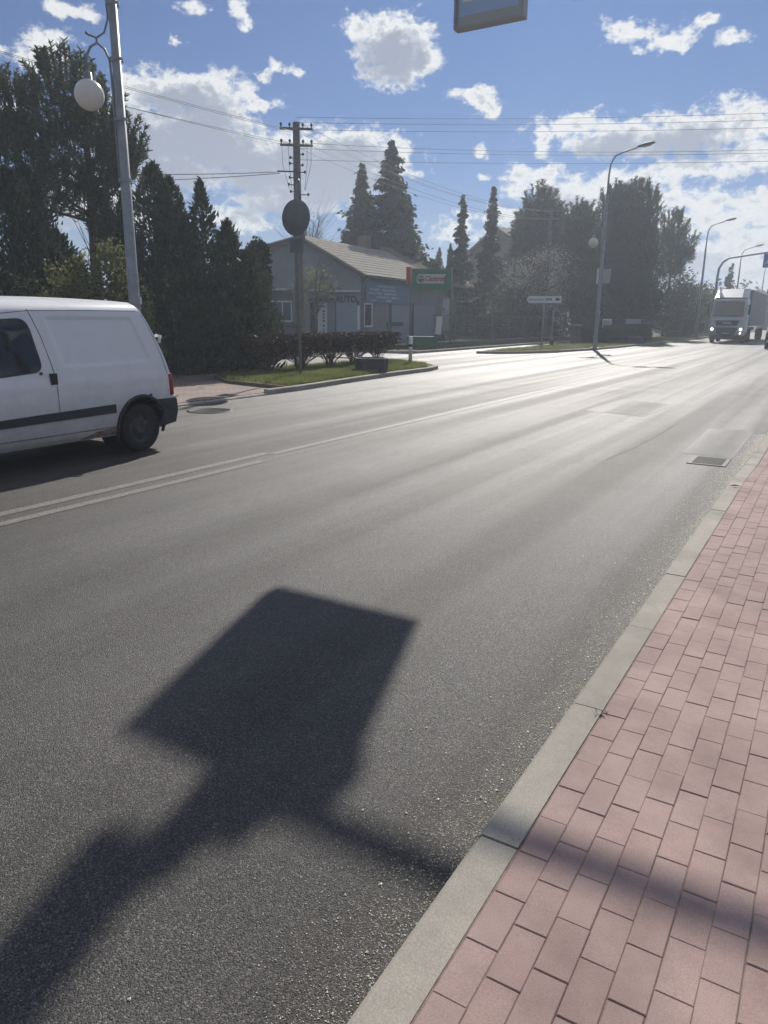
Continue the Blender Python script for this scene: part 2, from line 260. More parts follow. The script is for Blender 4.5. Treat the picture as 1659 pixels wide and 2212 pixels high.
M = dict(
    asphalt=asphalt_mat('asphalt', 0.060, (1.05, .96, .86)),
    patch=asphalt_mat('patched asphalt', 0.072, (1, .97, .9), tracks=True, seed=3),
    darkpatch=asphalt_mat('dark patch asphalt', 0.04, (1, 1, 1), tracks=False, seed=5),
    line=paint_line_mat(),
    soil=noise_mat('dry soil and dead grass', (.10, .09, .06), .95, scale=3, col2=(.045, .05, .025), bump=.6, bscale=25),
    grassbed=noise_mat('turf', (.17, .17, .08), .95, scale=2, col2=(.17, .13, .09), bump=.6, bscale=40),
    bedding=noise_mat('joint sand', (.28, .21, .18), .95, scale=30, var=.3, bump=.3, bscale=200),
    kerb=paver_mat('kerb concrete', [(.345, .318, .268), (.39, .358, .305), (.365, .338, .288)], grain=160, bump=.25),
    redpaver=paver_mat('red concrete paver', [(.375, .258, .23), (.395, .282, .252), (.385, .27, .242), (.405, .292, .262)], grain=260),
    farpaver=brickwork_mat('pink grey paving', (.34, .24, .21), (.30, .23, .20), (.12, .10, .09), .2, .1),
    walkpaver=brickwork_mat('pale grey paving', (.33, .29, .27), (.28, .26, .24), (.13, .12, .11), .4, .2),
    galv=noise_mat('galvanised steel', (.30, .32, .34), .5, var=.18, scale=6, metal=.35),
    bracket=noise_mat('painted bracket steel', (.20, .25, .27), .5, var=.2, scale=10, metal=.2),
    darkmetal=noise_mat('dark painted metal', (.035, .038, .042), .5, var=.3, scale=10),
    signback=noise_mat('grey sign back', (.15, .16, .17), .6, var=.15, scale=5),
    whitepaint=noise_mat('white paint', (.72, .72, .70), .45, var=.08, scale=4),
    globe=noise_mat('opal glass', (.78, .74, .68), .25, var=.06, scale=5),
    polecon=noise_mat('weathered concrete pole', (.17, .165, .155), .85, var=.3, scale=5, bump=.4),
    insul=noise_mat('brown insulator', (.05, .035, .03), .3, var=.2),
    wire=noise_mat('black cable', (.07, .07, .075), .6, var=.1),
    bark=noise_mat('bark', (.09, .07, .055), .9, var=.4, scale=12, bump=.8, bscale=30),
    pinebark=noise_mat('pine bark', (.11, .075, .05), .9, var=.4, scale=12, bump=.8, bscale=30),
    pine=leaf_mat('pine needles', (.034, .052, .030), (.10, .125, .06), .38),
    thuja=leaf_mat('thuja foliage', (.024, .038, .021), (.066, .085, .042), .28),
    spruce=leaf_mat('spruce needles', (.022, .038, .026), (.06, .08, .048), .28),
    willow=leaf_mat('young yellow green leaves', (.12, .14, .05), (.27, .28, .11), .5),
    leafd=leaf_mat('dark green leaves', (.028, .040, .022), (.075, .088, .042), .33),
    blossom=leaf_mat('pale spring blossom', (.18, .17, .15), (.46, .44, .41), .4),
    hedge=leaf_mat('reddish brown hedge twigs', (.028, .016, .014), (.085, .045, .035), .25),
    hedgeg=leaf_mat('dull green hedge', (.025, .04, .02), (.07, .085, .04), .3),
    grass=leaf_mat('grass blades', (.13, .16, .045), (.30, .32, .12), .45),
    plaster=noise_mat('grey blue plaster', (.24, .255, .28), .85, var=.10, scale=1.5, bump=.2),
    beige=noise_mat('beige plaster', (.26, .25, .20), .85, var=.12, scale=1.5, bump=.2),
    bluegate=noise_mat('grey blue gate paint', (.26, .32, .38), .6, var=.08, scale=2),
    roofgrey=noise_mat('pale grey roofing', (.34, .32, .28), .95, spec=.05, var=.15, scale=2.5, bump=.4, bscale=12),
    roofbrown=noise_mat('brown roofing', (.21, .16, .13), .95, spec=.05, var=.2, scale=3, bump=.4, bscale=12),
    roofedge=noise_mat('dark fascia', (.07, .06, .055), .7, var=.2),
    tin=noise_mat('bright zinc flashing', (.62, .63, .64), .35, var=.1, metal=.3),
    letter=noise_mat('dark letter paint', (.03, .05, .08), .6, var=.1),
    banner=noise_mat('blue banner', (.10, .20, .34), .6, var=.12, scale=1.2),
    bannertext=noise_mat('pale banner print', (.45, .50, .55), .6, var=.1),
    green=noise_mat('green sign', (.02, .16, .08), .4, var=.08, scale=3),
    redc=noise_mat('red sign', (.45, .03, .03), .45, var=.1),
    glass=glass_mat('window glass'),
    vanglass=glass_mat('tinted van glass', (.018, .022, .022), .04),
    darkdoor=noise_mat('dark doorway', (.03, .035, .035), .8, var=.2),
    purple=noise_mat('dark violet door', (.055, .05, .075), .5, var=.15),
    vanwhite=noise_mat('white van paint', (.87, .87, .88), .3, var=.04, scale=2),
    vanplastic=noise_mat('black moulding plastic', (.028, .030, .034), .55, var=.15, scale=12),
    tyre=noise_mat('tyre rubber', (.018, .018, .018), .8, var=.2, scale=20, bump=.3),
    rim=noise_mat('dusty black steel rim', (.035, .035, .037), .5, var=.3, scale=14),
    rust=noise_mat('rust', (.16, .07, .03), .9, scale=20, col2=(.35, .30, .26)),
    lampred=noise_mat('red tail lamp', (.35, .02, .03), .15, var=.1),
    seam=noise_mat('panel gap', (.10, .10, .11), .8, var=.1),
    iron=noise_mat('cast iron', (.045, .043, .04), .5, var=.3, scale=30, metal=.5, bump=.3),
    truckwhite=noise_mat('white truck paint', (.60, .61, .64), .35, var=.05),
    truckgrille=noise_mat('black grille', (.015, .016, .018), .4, var=.1),
    curtain=noise_mat('grey trailer curtain', (.16, .17, .19), .5, var=.1, scale=1),
    headlamp=emit_mat('lit headlamp', (1, .97, .9), 6.0),
    carblack=noise_mat('black car paint', (.01, .011, .013), .15, var=.1),
    chrome=noise_mat('chrome', (.6, .6, .62), .15, metal=1, var=.05),
    signblue=noise_mat('blue sign face', (.03, .13, .42), .35, var=.06, scale=2),
    signwhite=noise_mat('white sign face', (.55, .56, .54), .4, var=.06, scale=2),
    facegrey=None, faceblue=None, facewhite=None,
    signgrey=noise_mat('pale grey lightbox panel', (.30, .31, .30), .5, var=.06, scale=2),
    boxgrey=noise_mat('lightbox casing', (.38, .38, .39), .45, var=.08, scale=3, metal=.2),
    figure=noise_mat('black figure print', (.03, .03, .03), .5, var=.1),
    planter=noise_mat('dark washed concrete', (.085, .09, .088), .85, var=.25, scale=12, bump=.5, bscale=50),
    fence=noise_mat('green grey fence', (.10, .12, .11), .6, var=.15),
    fencedark=noise_mat('dark iron fence', (.03, .035, .03), .6, var=.2),
    footing=noise_mat('fence footing concrete', (.25, .24, .22), .85, var=.2, bump=.3),
    house=noise_mat('ochre house plaster', (.34, .31, .25), .85, var=.1, bump=.2),
    soil_blade=leaf_mat('dry weed', (.08, .07, .035), (.16, .15, .07), .3),
    dirt=noise_mat('grit', (.66, .62, .50), .35, var=.6, scale=90),
)

def lightbox_mat(name, col):
    mt = noise_mat(name, col, .4, var=.06, scale=2); nt = mt.node_tree; N = nt.nodes; L = nt.links
    tr = N.new('ShaderNodeBsdfTranslucent'); tr.inputs['Color'].default_value = (*col, 1); ms = N.new('ShaderNodeMixShader'); ms.inputs[0].default_value = .42
    out = N['Material Output']; L.new(N['Principled BSDF'].outputs[0], ms.inputs[1]); L.new(tr.outputs[0], ms.inputs[2]); L.new(ms.outputs[0], out.inputs['Surface'])
    return mt
M['facegrey'] = lightbox_mat('grey acrylic', (.42, .43, .43)); M['faceblue'] = lightbox_mat('faded blue acrylic', (.40, .50, .64)); M['facewhite'] = lightbox_mat('white acrylic', (.68, .68, .66))

def add_dirt(mt, z0, z1, col, amt=.6):
    N = mt.node_tree.nodes; L = mt.node_tree.links; b = N['Principled BSDF']; src = b.inputs['Base Color'].links[0].from_socket
    tc = N.new('ShaderNodeTexCoord'); sx = N.new('ShaderNodeSeparateXYZ'); L.new(tc.outputs['Object'], sx.inputs[0])
    n = N.new('ShaderNodeTexNoise'); n.inputs['Scale'].default_value = 4; n.inputs['Detail'].default_value = 8; n.inputs['Roughness'].default_value = .7; L.new(tc.outputs['Object'], n.inputs['Vector'])
    ad = N.new('ShaderNodeMath'); ad.operation = 'MULTIPLY_ADD'; ad.inputs[1].default_value = .9; L.new(n.outputs['Fac'], ad.inputs[0])
    mr = N.new('ShaderNodeMapRange'); mr.inputs['From Min'].default_value = z0; mr.inputs['From Max'].default_value = z1; mr.inputs['To Min'].default_value = .55; mr.inputs['To Max'].default_value = -.45; L.new(sx.outputs[2], mr.inputs['Value']); L.new(mr.outputs[0], ad.inputs[2])
    ml = N.new('ShaderNodeMath'); ml.operation = 'MULTIPLY'; ml.use_clamp = True; ml.inputs[1].default_value = amt; L.new(ad.outputs[0], ml.inputs[0])
    mx = N.new('ShaderNodeMix'); mx.data_type = 'RGBA'; mx.clamp_factor = True; L.new(ml.outputs[0], mx.inputs[0]); L.new(src, mx.inputs[6]); mx.inputs[7].default_value = (*col, 1); L.new(mx.outputs[2], b.inputs['Base Color'])
add_dirt(M['vanwhite'], .25, .95, (.28, .25, .21), .75)
add_dirt(M['plaster'], .0, 3.0, (.13, .13, .13), .5)

# ------------------------------------------------------------------ mesh helpers
class MB:
    def __init__(s): s.v = []; s.f = []; s.smooth = []
    def add(s, vs, fs, smooth=False):
        o = len(s.v); s.v.extend([tuple(v) for v in vs]); s.f.extend([tuple(i + o for i in f) for f in fs]); s.smooth.extend([smooth] * len(fs)); return s
    def box(s, c, d, rz=0, ax=None):
        x, y, z = d[0] / 2, d[1] / 2, d[2] / 2
        P = [(-x, -y, -z), (x, -y, -z), (x, y, -z), (-x, y, -z), (-x, -y, z), (x, -y, z), (x, y, z), (-x, y, z)]
        cs, sn = math.cos(rz), math.sin(rz)
        P = [(c[0] + a * cs - b * sn, c[1] + a * sn + b * cs, c[2] + h) for a, b, h in P]
        return s.add(P, [(0, 3, 2, 1), (4, 5, 6, 7), (0, 1, 5, 4), (1, 2, 6, 5), (2, 3, 7, 6), (3, 0, 4, 7)])
    def rbox(s, c, d, b=.02, rz=0):
        """box with chamfered vertical edges and top"""
        x, y, z = d[0] / 2, d[1] / 2, d[2] / 2
        def ring(x, y, h): return [(-x + b, -y, h), (x - b, -y, h), (x, -y + b, h), (x, y - b, h), (x - b, y, h), (-x + b, y, h), (-x, y - b, h), (-x, -y + b, h)]
        rings = [ring(x, y, -z), ring(x, y, z - b), ring(x - b, y - b, z)]
        cs, sn = math.cos(rz), math.sin(rz)
        P = [(c[0] + p * cs - q * sn, c[1] + p * sn + q * cs, c[2] + h) for rg in rings for p, q, h in rg]
        F = [tuple(reversed(range(8)))]
        for k in range(2):
            for i in range(8): j = (i + 1) % 8; F.append((k * 8 + i, k * 8 + j, k * 8 + 8 + j, k * 8 + 8 + i))
        F.append(tuple(range(16, 24)))
        return s.add(P, F)
    def tube(s, pts, rad, n=8, caps=True, smooth=True):
        pts = [Vector(p) for p in pts]
        if not hasattr(rad, '__len__'): rad = [rad] * len(pts)
        P = []; prevu = None
        for i, p in enumerate(pts):
            t = (pts[min(i + 1, len(pts) - 1)] - pts[max(i - 1, 0)]).normalized()
            if prevu is None:
                u = t.cross(Vector((0, 0, 1)));
                if u.length < .05: u = t.cross(Vector((1, 0, 0)))
                u.normalize()
            else:
                u = (prevu - t * prevu.dot(t)).normalized()
            prevu = u; w = t.cross(u)
            for k in range(n):
                a = 2 * PI * k / n; P.append(p + (u * math.cos(a) + w * math.sin(a)) * rad[i])
        F = []
        for i in range(len(pts) - 1):
            for k in range(n):
                j = (k + 1) % n; F.append((i * n + k, i * n + j, (i + 1) * n + j, (i + 1) * n + k))
        s.add(P, F, smooth)
        if caps:
            o = len(s.v) - len(P)
            s.f.append(tuple(o + k for k in reversed(range(n)))); s.smooth.append(False)
            s.f.append(tuple(o + (len(pts) - 1) * n + k for k in range(n))); s.smooth.append(False)
        return s
    def lathe(s, c, prof, n=24, axis='z', smooth=True):
        P = []
        for (r, h) in prof:
            for k in range(n):
                a = 2 * PI * k / n; q = (r * math.cos(a), r * math.sin(a), h)
                if axis == 'x': q = (q[2], q[0], q[1])
                if axis == 'y': q = (q[0], q[2], q[1])
                P.append((c[0] + q[0], c[1] + q[1], c[2] + q[2]))
        F = []
        for i in range(len(prof) - 1):
            for k in range(n):
                j = (k + 1) % n; F.append((i * n + k, i * n + j, (i + 1) * n + j, (i + 1) * n + k))
        return s.add(P, F, smooth)
    def sphere(s, c, r, n=20, sq=1.0):
        prof = [(max(1e-4, r * math.sin(PI * i / 12)), -r * sq * math.cos(PI * i / 12)) for i in range(13)]
        return s.lathe(c, prof, n)
    def prism(s, poly, z0, z1):
        n = len(poly)
        P = [(x, y, z0) for x, y in poly] + [(x, y, z1) for x, y in poly]
        F = [tuple(reversed(range(n))), tuple(range(n, 2 * n))]
        for i in range(n): j = (i + 1) % n; F.append((i, j, n + j, n + i))
        return s.add(P, F)
    def extr(s, poly3, vec):
        n = len(poly3); v = Vector(vec)
        P = [Vector(p) for p in poly3] + [Vector(p) + v for p in poly3]
        F = [tuple(reversed(range(n))), tuple(range(n, 2 * n))]
        for i in range(n): j = (i + 1) % n; F.append((i, j, n + j, n + i))
        return s.add(P, F)
    def mesh(s, name):
        me = bpy.data.meshes.new(name); me.from_pydata([tuple(v) for v in s.v], [], s.f)
        me.polygons.foreach_set('use_smooth', s.smooth)
        bm = bmesh.new(); bm.from_mesh(me); bmesh.ops.recalc_face_normals(bm, faces=bm.faces); bm.to_mesh(me); bm.free()
        return me
    def build(s, name, mat, parent=None):
        me = s.mesh(name); me.materials.append(mat); return link(name, me, parent)

def link(name, me, parent=None, loc=None):
    o = bpy.data.objects.new(name, me); C.objects.link(o)
    if parent: o.parent = parent
    if loc: o.location = loc
    return o
def tag(o, label=None, cat=None, group=None, kind=None):
    if label: o['label'] = label
    if cat: o['category'] = cat
    if group: o['group'] = group
    if kind: o['kind'] = kind
    return o
def empty(name, loc, rz=0, label=None, cat=None, group=None):
    o = bpy.data.objects.new(name, None); C.objects.link(o); o.location = loc; o.rotation_euler = (0, 0, rz)
    o.empty_display_size = .2
    return tag(o, label, cat, group)
def copy_tree(o, parent=None):
    c = o.copy(); C.objects.link(c)
    if parent: c.parent = parent
    for ch in list(o.children): copy_tree(ch, c)
    return c
def np_mesh(name, V, F, mat, parent=None, loc=None):
    """V (n,3), F (m,k) arrays"""
    me = bpy.data.meshes.new(name); n = len(V); k = F.shape[1]
    me.vertices.add(n); me.vertices.foreach_set('co', V.astype(np.float32).ravel())
    me.loops.add(F.size); me.loops.foreach_set('vertex_index', F.astype(np.int32).ravel())
    me.polygons.add(len(F)); me.polygons.foreach_set('loop_start', np.arange(0, F.size, k, dtype=np.int32))
    me.polygons.foreach_set('loop_total', np.full(len(F), k, dtype=np.int32))
    me.update(calc_edges=True); me.materials.append(mat)
    return link(name, me, parent, loc)
def text_mesh(name, txt, size, mat, parent, M4, shear=0, depth=.01, align='CENTER', bold=0.0):
    cu = bpy.data.curves.new(name, 'FONT'); cu.body = txt; cu.size = size; cu.extrude = depth; cu.align_x = align; cu.align_y = 'CENTER'
    cu.shear = shear; cu.offset = bold; cu.resolution_u = 4
    t = bpy.data.objects.new('tmp', cu); C.objects.link(t)
    dg = bpy.context.evaluated_depsgraph_get()
    me = bpy.data.meshes.new_from_object(t.evaluated_get(dg)); bpy.data.objects.remove(t); bpy.data.curves.remove(cu)
    me.transform(M4); me.materials.clear(); me.materials.append(mat); me.name = name
    return link(name, me, parent)
def facing(origin, xdir, up=(0, 0, 1)):
    """matrix whose local X runs along xdir, local Y up, at origin"""
    x = Vector(xdir).normalized(); y = Vector(up); z = x.cross(y)
    m = Matrix.Identity(4)
    for i in range(3): m[i][0] = x[i]; m[i][1] = y[i]; m[i][2] = z[i]; m[i][3] = origin[i]
    return m

# ------------------------------------------------------------------ ground, road, markings
def sheet(name, poly, z, mat, kind='structure', parent=None):
    me = bpy.data.meshes.new(name); me.from_pydata([(x, y, z) for x, y in poly], [], [tuple(range(len(poly)))])
    me.materials.append(mat); o = link(name, me, parent)
    if kind: tag(o, kind=kind)
    return o
def slab(name, poly, z0, z1, mat, kind='structure'):
    b = MB(); b.prism(poly, z0, z1); o = b.build(name, mat)
    if kind: tag(o, kind=kind)
    return o
sheet('ground', [(-700, -300), (700, -300), (700, 900), (-700, 900)], -.06, M['soil'])
sheet('road', [(-17.4, 24.2), (-60, 24.2), (-60, 31.2), (-17.4, 31.2), (-17.4, 62), (-11.5, 70), (-11.5, 420), (-.78, 420), (-.78, -25), (-11.2, -25), (-11.2, 18), (-16, 18), (-16, 24.2)], 0, M['asphalt'])
mk = MB()
def strip(b, x, y0, y1, w, z=.004):
    b.add([(x - w / 2, y0, z), (x + w / 2, y0, z), (x + w / 2, y1, z), (x - w / 2, y1, z)], [(0, 1, 2, 3)])
strip(mk, -6.20, -12, 7.35, .13); strip(mk, -5.90, -12, 6.9, .12)
strip(mk, -6.10, 7.35, 29.5, .12)
y = 33
while y < 140: strip(mk, -6.08, y, y + 4, .12); y += 8
tag(mk.build('road_marking', M['line']), kind='structure')
def patchsheet(name, poly, mat, z=.003): sheet(name, poly, z, mat)
patchsheet('asphalt_patch', [(-1.62, 10.5), (-.98, 10.45), (-.97, 13.3), (-1.66, 13.2)], M['patch'])
patchsheet('asphalt_patch', [(-4.1, 14.4), (-2.9, 14.1), (-2.8, 16.5), (-4.0, 16.9)], M['patch'])
# tar-sealed cracks
ck = MB()
for pts in ([(-2.35, 9.4), (-2.25, 10.6), (-2.2, 12.2), (-2.22, 13.4)], [(-4.4, 10.0), (-3.7, 9.6), (-3.3, 9.45)], [(-3.0, 13.6), (-2.4, 13.7), (-2.2, 13.4)]):
    for a, b in zip(pts[:-1], pts[1:]):
        d = Vector((b[0] - a[0], b[1] - a[1], 0)).normalized(); nrm = Vector((-d.y, d.x, 0)) * .004
        ck.add([(a[0] - nrm.x, a[1] - nrm.y, .005), (a[0] + nrm.x, a[1] + nrm.y, .005), (b[0] + nrm.x, b[1] + nrm.y, .005), (b[0] - nrm.x, b[1] - nrm.y, .005)], [(0, 1, 2, 3)])
tag(ck.build('road_crack', M['darkpatch']), kind='structure')

# near-side drain with a grate of bars
dr = empty('street_drain', (-1.21, 10.06, 0), 0, 'rectangular iron drain grate in the road beside the near kerb', 'drain')
f = MB()
for (c, d) in (((-.2, 0, .004), (.05, .62, .012)), ((.2, 0, .004), (.05, .62, .012)), ((0, -.29, .004), (.35, .04, .012)), ((0, .29, .004), (.35, .04, .012))): f.box(c, d)
f.build('frame', M['iron'], dr)
p = MB(); p.box((0, 0, -.002), (.35, .54, .006)); p.build('grate_pit', M['darkdoor'], dr)
for i in range(9):
    b = MB(); b.box((0, -.24 + i * .06, .005), (.345, .026, .01)); b.build('grate_bar', M['iron'], dr)
def manhole(x, y, r, label):
    b = MB(); b.lathe((0, 0, 0), [(r, 0), (r, .008), (r * .9, .010), (r * .88, .006), (.001, .006)], 28); o = b.build('manhole_cover', M['iron']); o.location = (x, y, 0)
    for i in range(-2, 3):
        q = MB(); q.box((0, i * r * .3, .008), (1.3 * r * math.sqrt(max(.1, 1 - (i * .3) ** 2)) * .95, .03, .005)); q.build('rib', M['iron'], o)
    tag(o, label, 'manhole cover')
manhole(-9.9, 10.15, .42, 'round dark manhole cover in the road beside the kerb behind the white van')
manhole(-6.2, 28.9, .33, 'small manhole cover on the faded centre line of the road')
manhole(-9.8, 33.9, .33, 'manhole cover in the far lane near the base of the street lamp')

# ---- kerbs: single stones along a polyline
def kerb(name, pts, w, ztop, label, inner=1, mat='kerb', zfn=None, parent_loc=True):
    root = bpy.data.objects.new(name, None); C.objects.link(root); tag(root, kind='structure')
    P = [Vector((x, y, 0)) for x, y in pts]
    # resample each metre
    segs = []; 
    cum = [0]
    for a, b in zip(P[:-1], P[1:]): cum.append(cum[-1] + (b - a).length)
    def at(s):
        s = max(0, min(cum[-1], s))
        for i in range(len(P) - 1):
            if s <= cum[i + 1] + 1e-6: return P[i].lerp(P[i + 1], (s - cum[i]) / max(1e-6, cum[i + 1] - cum[i]))
        return P[-1]
    s = 0
    while s < cum[-1] - .05:
        e = min(s + 1.0, cum[-1]); a = at(s + .004); b = at(e - .004); d = (b - a); L_ = d.length; d.normalize()
        nrm = Vector((-d.y, d.x, 0)) * inner
        z0 = zfn(a) if zfn else ztop; z1 = zfn(b) if zfn else ztop
        bb = MB(); c = .015; j = rnd.uniform(-.003, .003)
        def prof(p, z): z += j; return [p + Vector((0, 0, -.1)), p + Vector((0, 0, z - c)), p + nrm * c + Vector((0, 0, z)), p + nrm * w + Vector((0, 0, z)), p + nrm * w + Vector((0, 0, -.1))]
        A = prof(a, z0); B = prof(b, z1)
        bb.add(A + B, [(0, 1, 6, 5), (1, 2, 7, 6), (2, 3, 8, 7), (3, 4, 9, 8), (0, 4, 3, 2, 1), (5, 6, 7, 8, 9)])
        bb.build('kerb_stone', M[mat], root)
        s = e
    return root
def near_z(p): return .12 - .09 * max(0, min(1, (p.y - 8.6) / 1.4)) if p.y < 16 else .03 + .09 * min(1, (p.y - 16) / 1.4)
kerb('kerb_near', [(-.785, -2.07), (-.785, 36.93)], .135, .12, '', inner=-1, zfn=near_z)
left_pts = [(-10.85, -6), (-10.85, 13.6), (-10.95, 15.1), (-11.15, 16.8), (-11.35, 19.5), (-11.42, 22.2), (-11.7, 23.1), (-12.4, 23.9), (-13.6, 24.7), (-15.2, 25.2), (-30, 25.4)]
def left_z(p): return .035 if p.y < 13.0 and p.y > 6 else .12
kerb('kerb_island', left_pts, .14, .12, '', inner=1, zfn=left_z)
verge_pts = [(-15.2, 34.0), (-14.4, 34.3), (-13.4, 35.3), (-12.45, 37.8), (-11.75, 42), (-11.5, 46), (-11.1, 60), (-10.95, 90), (-10.95, 130)]
kerb('kerb_verge', verge_pts, .14, .12, '', inner=1)
kerb('kerb_path', [(-17.4, 62), (-17.4, 32.0), (-18.4, 31.1), (-30, 30.9)], .14, .12, '', inner=-1)

# ---- near pavement: red pavers one by one
pb = MB(); pb.box((1.7, 11, -.03), (4.68, 60, .24)); pv = pb.build('pavement', M['bedding']); tag(pv, kind='structure')
CW, CLn = .0945, .197
def paver_mesh(w, l):
    b = MB(); c = .0025; g = .0008; x, y = w / 2 - g, l / 2 - g
    P = [(-x, -y, -.03), (x, -y, -.03), (x, y, -.03), (-x, y, -.03), (-x, -y, -c), (x, -y, -c), (x, y, -c), (-x, y, -c),
         (-x + c, -y + c, 0), (x - c, -y + c, 0), (x - c, y - c, 0), (-x + c, y - c, 0)]
    b.add(P, [(0, 1, 5, 4), (1, 2, 6, 5), (2, 3, 7, 6), (3, 0, 4, 7), (4, 5, 9, 8), (5, 6, 10, 9), (6, 7, 11, 10), (7, 4, 8, 11), (8, 9, 10, 11)])
    me = b.mesh('paver'); me.materials.append(M['redpaver']); return me
pme = paver_mesh(CW, CLn); pmh = paver_mesh(CW, CLn / 2)
allp = []
x0 = -.643
pvz = lambda y: .118 - .09 * max(0, min(1, (y - 8.6) / 1.4)) * (1 if True else 0)
for i in range(44):
    x = x0 + CW * (i + .5); off = (i % 2) * CLn / 2 + (.012 if i % 3 == 1 else 0)
    y = .35 + off
    first = True
    while y < 26:
        allp.append((x, y + CLn / 2)); y += CLn
def vis(x, y):
    d = Vector((x, y, .12 - 1.75)); w = d.dot(_F); u = d.dot(_R) / w; v = d.dot(_U) / w
    return -.53 < u < .535 and -.71 < v < .71
single = [p for p in allp if vis(*p)]
single.sort(key=lambda p: math.hypot(*p)); keep = set(single[:300])
for (x, y) in single[:300]:
    o = link('paver', pme, pv, (x + rnd.uniform(-.0012, .0012), y + rnd.uniform(-.0015, .0015), pvz(y) + rnd.uniform(-.0012, .0022)))
    o.rotation_euler = (rnd.uniform(-.006, .006), rnd.uniform(-.008, .008), rnd.uniform(-.006, .006))
rest = MB(); k = 0
for (x, y) in allp:
    if (x, y) in keep: continue
    z = pvz(y) + rnd.uniform(-.001, .002); g = .0022; a, b = CW / 2 - g, CLn / 2 - g
    P = [(x - a, y - b, z - .004), (x + a, y - b, z - .004), (x + a, y + b, z - .004), (x - a, y + b, z - .004), (x - a + .003, y - b + .003, z), (x + a - .003, y - b + .003, z), (x + a - .003, y + b - .003, z), (x - a + .003, y + b - .003, z)]
    rest.add(P, [(0, 1, 5, 4), (1, 2, 6, 5), (2, 3, 7, 6), (3, 0, 4, 7), (4, 5, 6, 7)])
o = rest.build('paving', M['redpaver'], pv); tag(o, kind='stuff')
# the bedding drops with the lowered kerb
for v in pv.data.vertices: pass
bpy.data.meshes.remove(pv.data) if False else None
bm = bmesh.new(); bm.from_mesh(pv.data); bm.clear()
ys = [-20, 8.6, 10.0, 42]; zs = [.1150, .1150, .0250, .0250]
vs = [[bm.verts.new((x, yy, zz)) for yy, zz in zip(ys, zs)] for x in (-.65, 4.0)]
for i in range(3): bm.faces.new((vs[0][i], vs[1][i], vs[1][i + 1], vs[0][i + 1]))
bm.to_mesh(pv.data); bm.free()
slab('verge_near', [(4.0, -20), (14, -20), (14, 60), (4.0, 60)], -.05, .10, M['grassbed'])

# ---- left islands
slab('pavement_island', [(-10.99, -6), (-10.99, 13.6), (-11.09, 15.15), (-11.29, 16.85), (-11.49, 19.5), (-11.56, 22.15), (-11.82, 23.0), (-12.5, 23.77), (-13.66, 24.56), (-15.2, 25.05), (-30, 25.25), (-30, -6)], -.05, .03, M['walkpaver'])
slab('driveway_apron', [(-10.995, 7.2), (-10.995, 12.9), (-11.3, 13.6), (-13.4, 14.2), (-15.4, 14.6), (-15.4, 7.2)], .026, .045, M['farpaver'])
slab('grass_bed', [(-11.1, 13.9), (-11.1, 15.15), (-11.3, 16.85), (-11.5, 19.5), (-11.57, 22.12), (-11.83, 22.95), (-12.52, 23.72), (-13.6, 24.4), (-14.7, 24.6), (-15.1, 22), (-14.9, 17.0), (-14.6, 15.2), (-13.4, 14.35)], .0, .115, M['grassbed'])
slab('footpath', [(-15.1, 24.6), (-15.15, 14.4), (-18.6, 14.0), (-18.6, 24.9)], .026, .10, M['walkpaver'])
slab('garden_soil', [(-18.62, -6), (-18.62, 25.2), (-60, 25.2), (-60, -6)], -.05, .08, M['soil'])
slab('grass_verge', [(-15.1, 34.15), (-14.45, 34.45), (-13.52, 35.4), (-12.58, 37.8), (-11.9, 42), (-11.65, 46), (-11.25, 60), (-11.1, 90), (-11.1, 130), (-13.6, 130), (-15.0, 60), (-15.3, 45)], .0, .11, M['grassbed'])
slab('shaded_verge', [(-17.53, 62), (-17.53, 32.1), (-18.45, 31.25), (-30, 31.05), (-60, 31.05), (-60, 62)], .0, .11, M['soil'])

# grass blades: one mass of stuff per bed
def blades(name, poly, n, h, mat, z, seed):
    rg = np.random.default_rng(seed)
    P = np.array(poly); lo, hi = P.min(0), P.max(0); pts = []
    while len(pts) < n:
        q = rg.uniform(lo, hi, (n * 2, 2))
        ins = np.zeros(len(q), bool); j = len(P) - 1
        for i in range(len(P)):
            c = ((P[i, 1] > q[:, 1]) != (P[j, 1] > q[:, 1])) & (q[:, 0] < (P[j, 0] - P[i, 0]) * (q[:, 1] - P[i, 1]) / (P[j, 1] - P[i, 1] + 1e-9) + P[i, 0])
            ins ^= c; j = i
        q = q[ins]
        dens = .5 + .5 * np.sin(q[:, 0] * 2.1 + 1.3 * np.sin(q[:, 1] * 1.7)) * np.sin(q[:, 1] * 2.7)
        q = q[rg.random(len(q)) < .08 + .92 * dens ** 1.3]
        pts.extend(q.tolist())
    q = np.array(pts[:n]); a = rg.uniform(0, 2 * PI, n); hh = h * rg.uniform(.4, 1.3, n); w = .006 + .007 * rg.random(n)
    lean = rg.normal(0, .45, (n, 2)) * hh[:, None]
    V = np.zeros((n, 3, 3)); V[:, 0, :2] = q + np.c_[np.cos(a), np.sin(a)] * w[:, None]; V[:, 1, :2] = q - np.c_[np.cos(a), np.sin(a)] * w[:, None]
    V[:, 2, :2] = q + lean; V[:, 0, 2] = V[:, 1, 2] = z; V[:, 2, 2] = z + hh
    o = np_mesh(name, V.reshape(-1, 3), np.arange(3 * n).reshape(n, 3), mat); tag(o, kind='stuff'); return o
gb = [(-11.1, 14.0), (-11.15, 15.15), (-11.35, 16.85), (-11.55, 19.5), (-11.62, 22.1), (-12.52, 23.6), (-13.6, 24.3), (-14.7, 24.5), (-15.05, 22), (-14.9, 17.0), (-14.6, 15.3), (-13.4, 14.45)]
tag(blades('grass', gb, 70000, .10, M['grass'], .11, 3), 'rough spring grass growing around the hedge on the traffic island', 'grass')
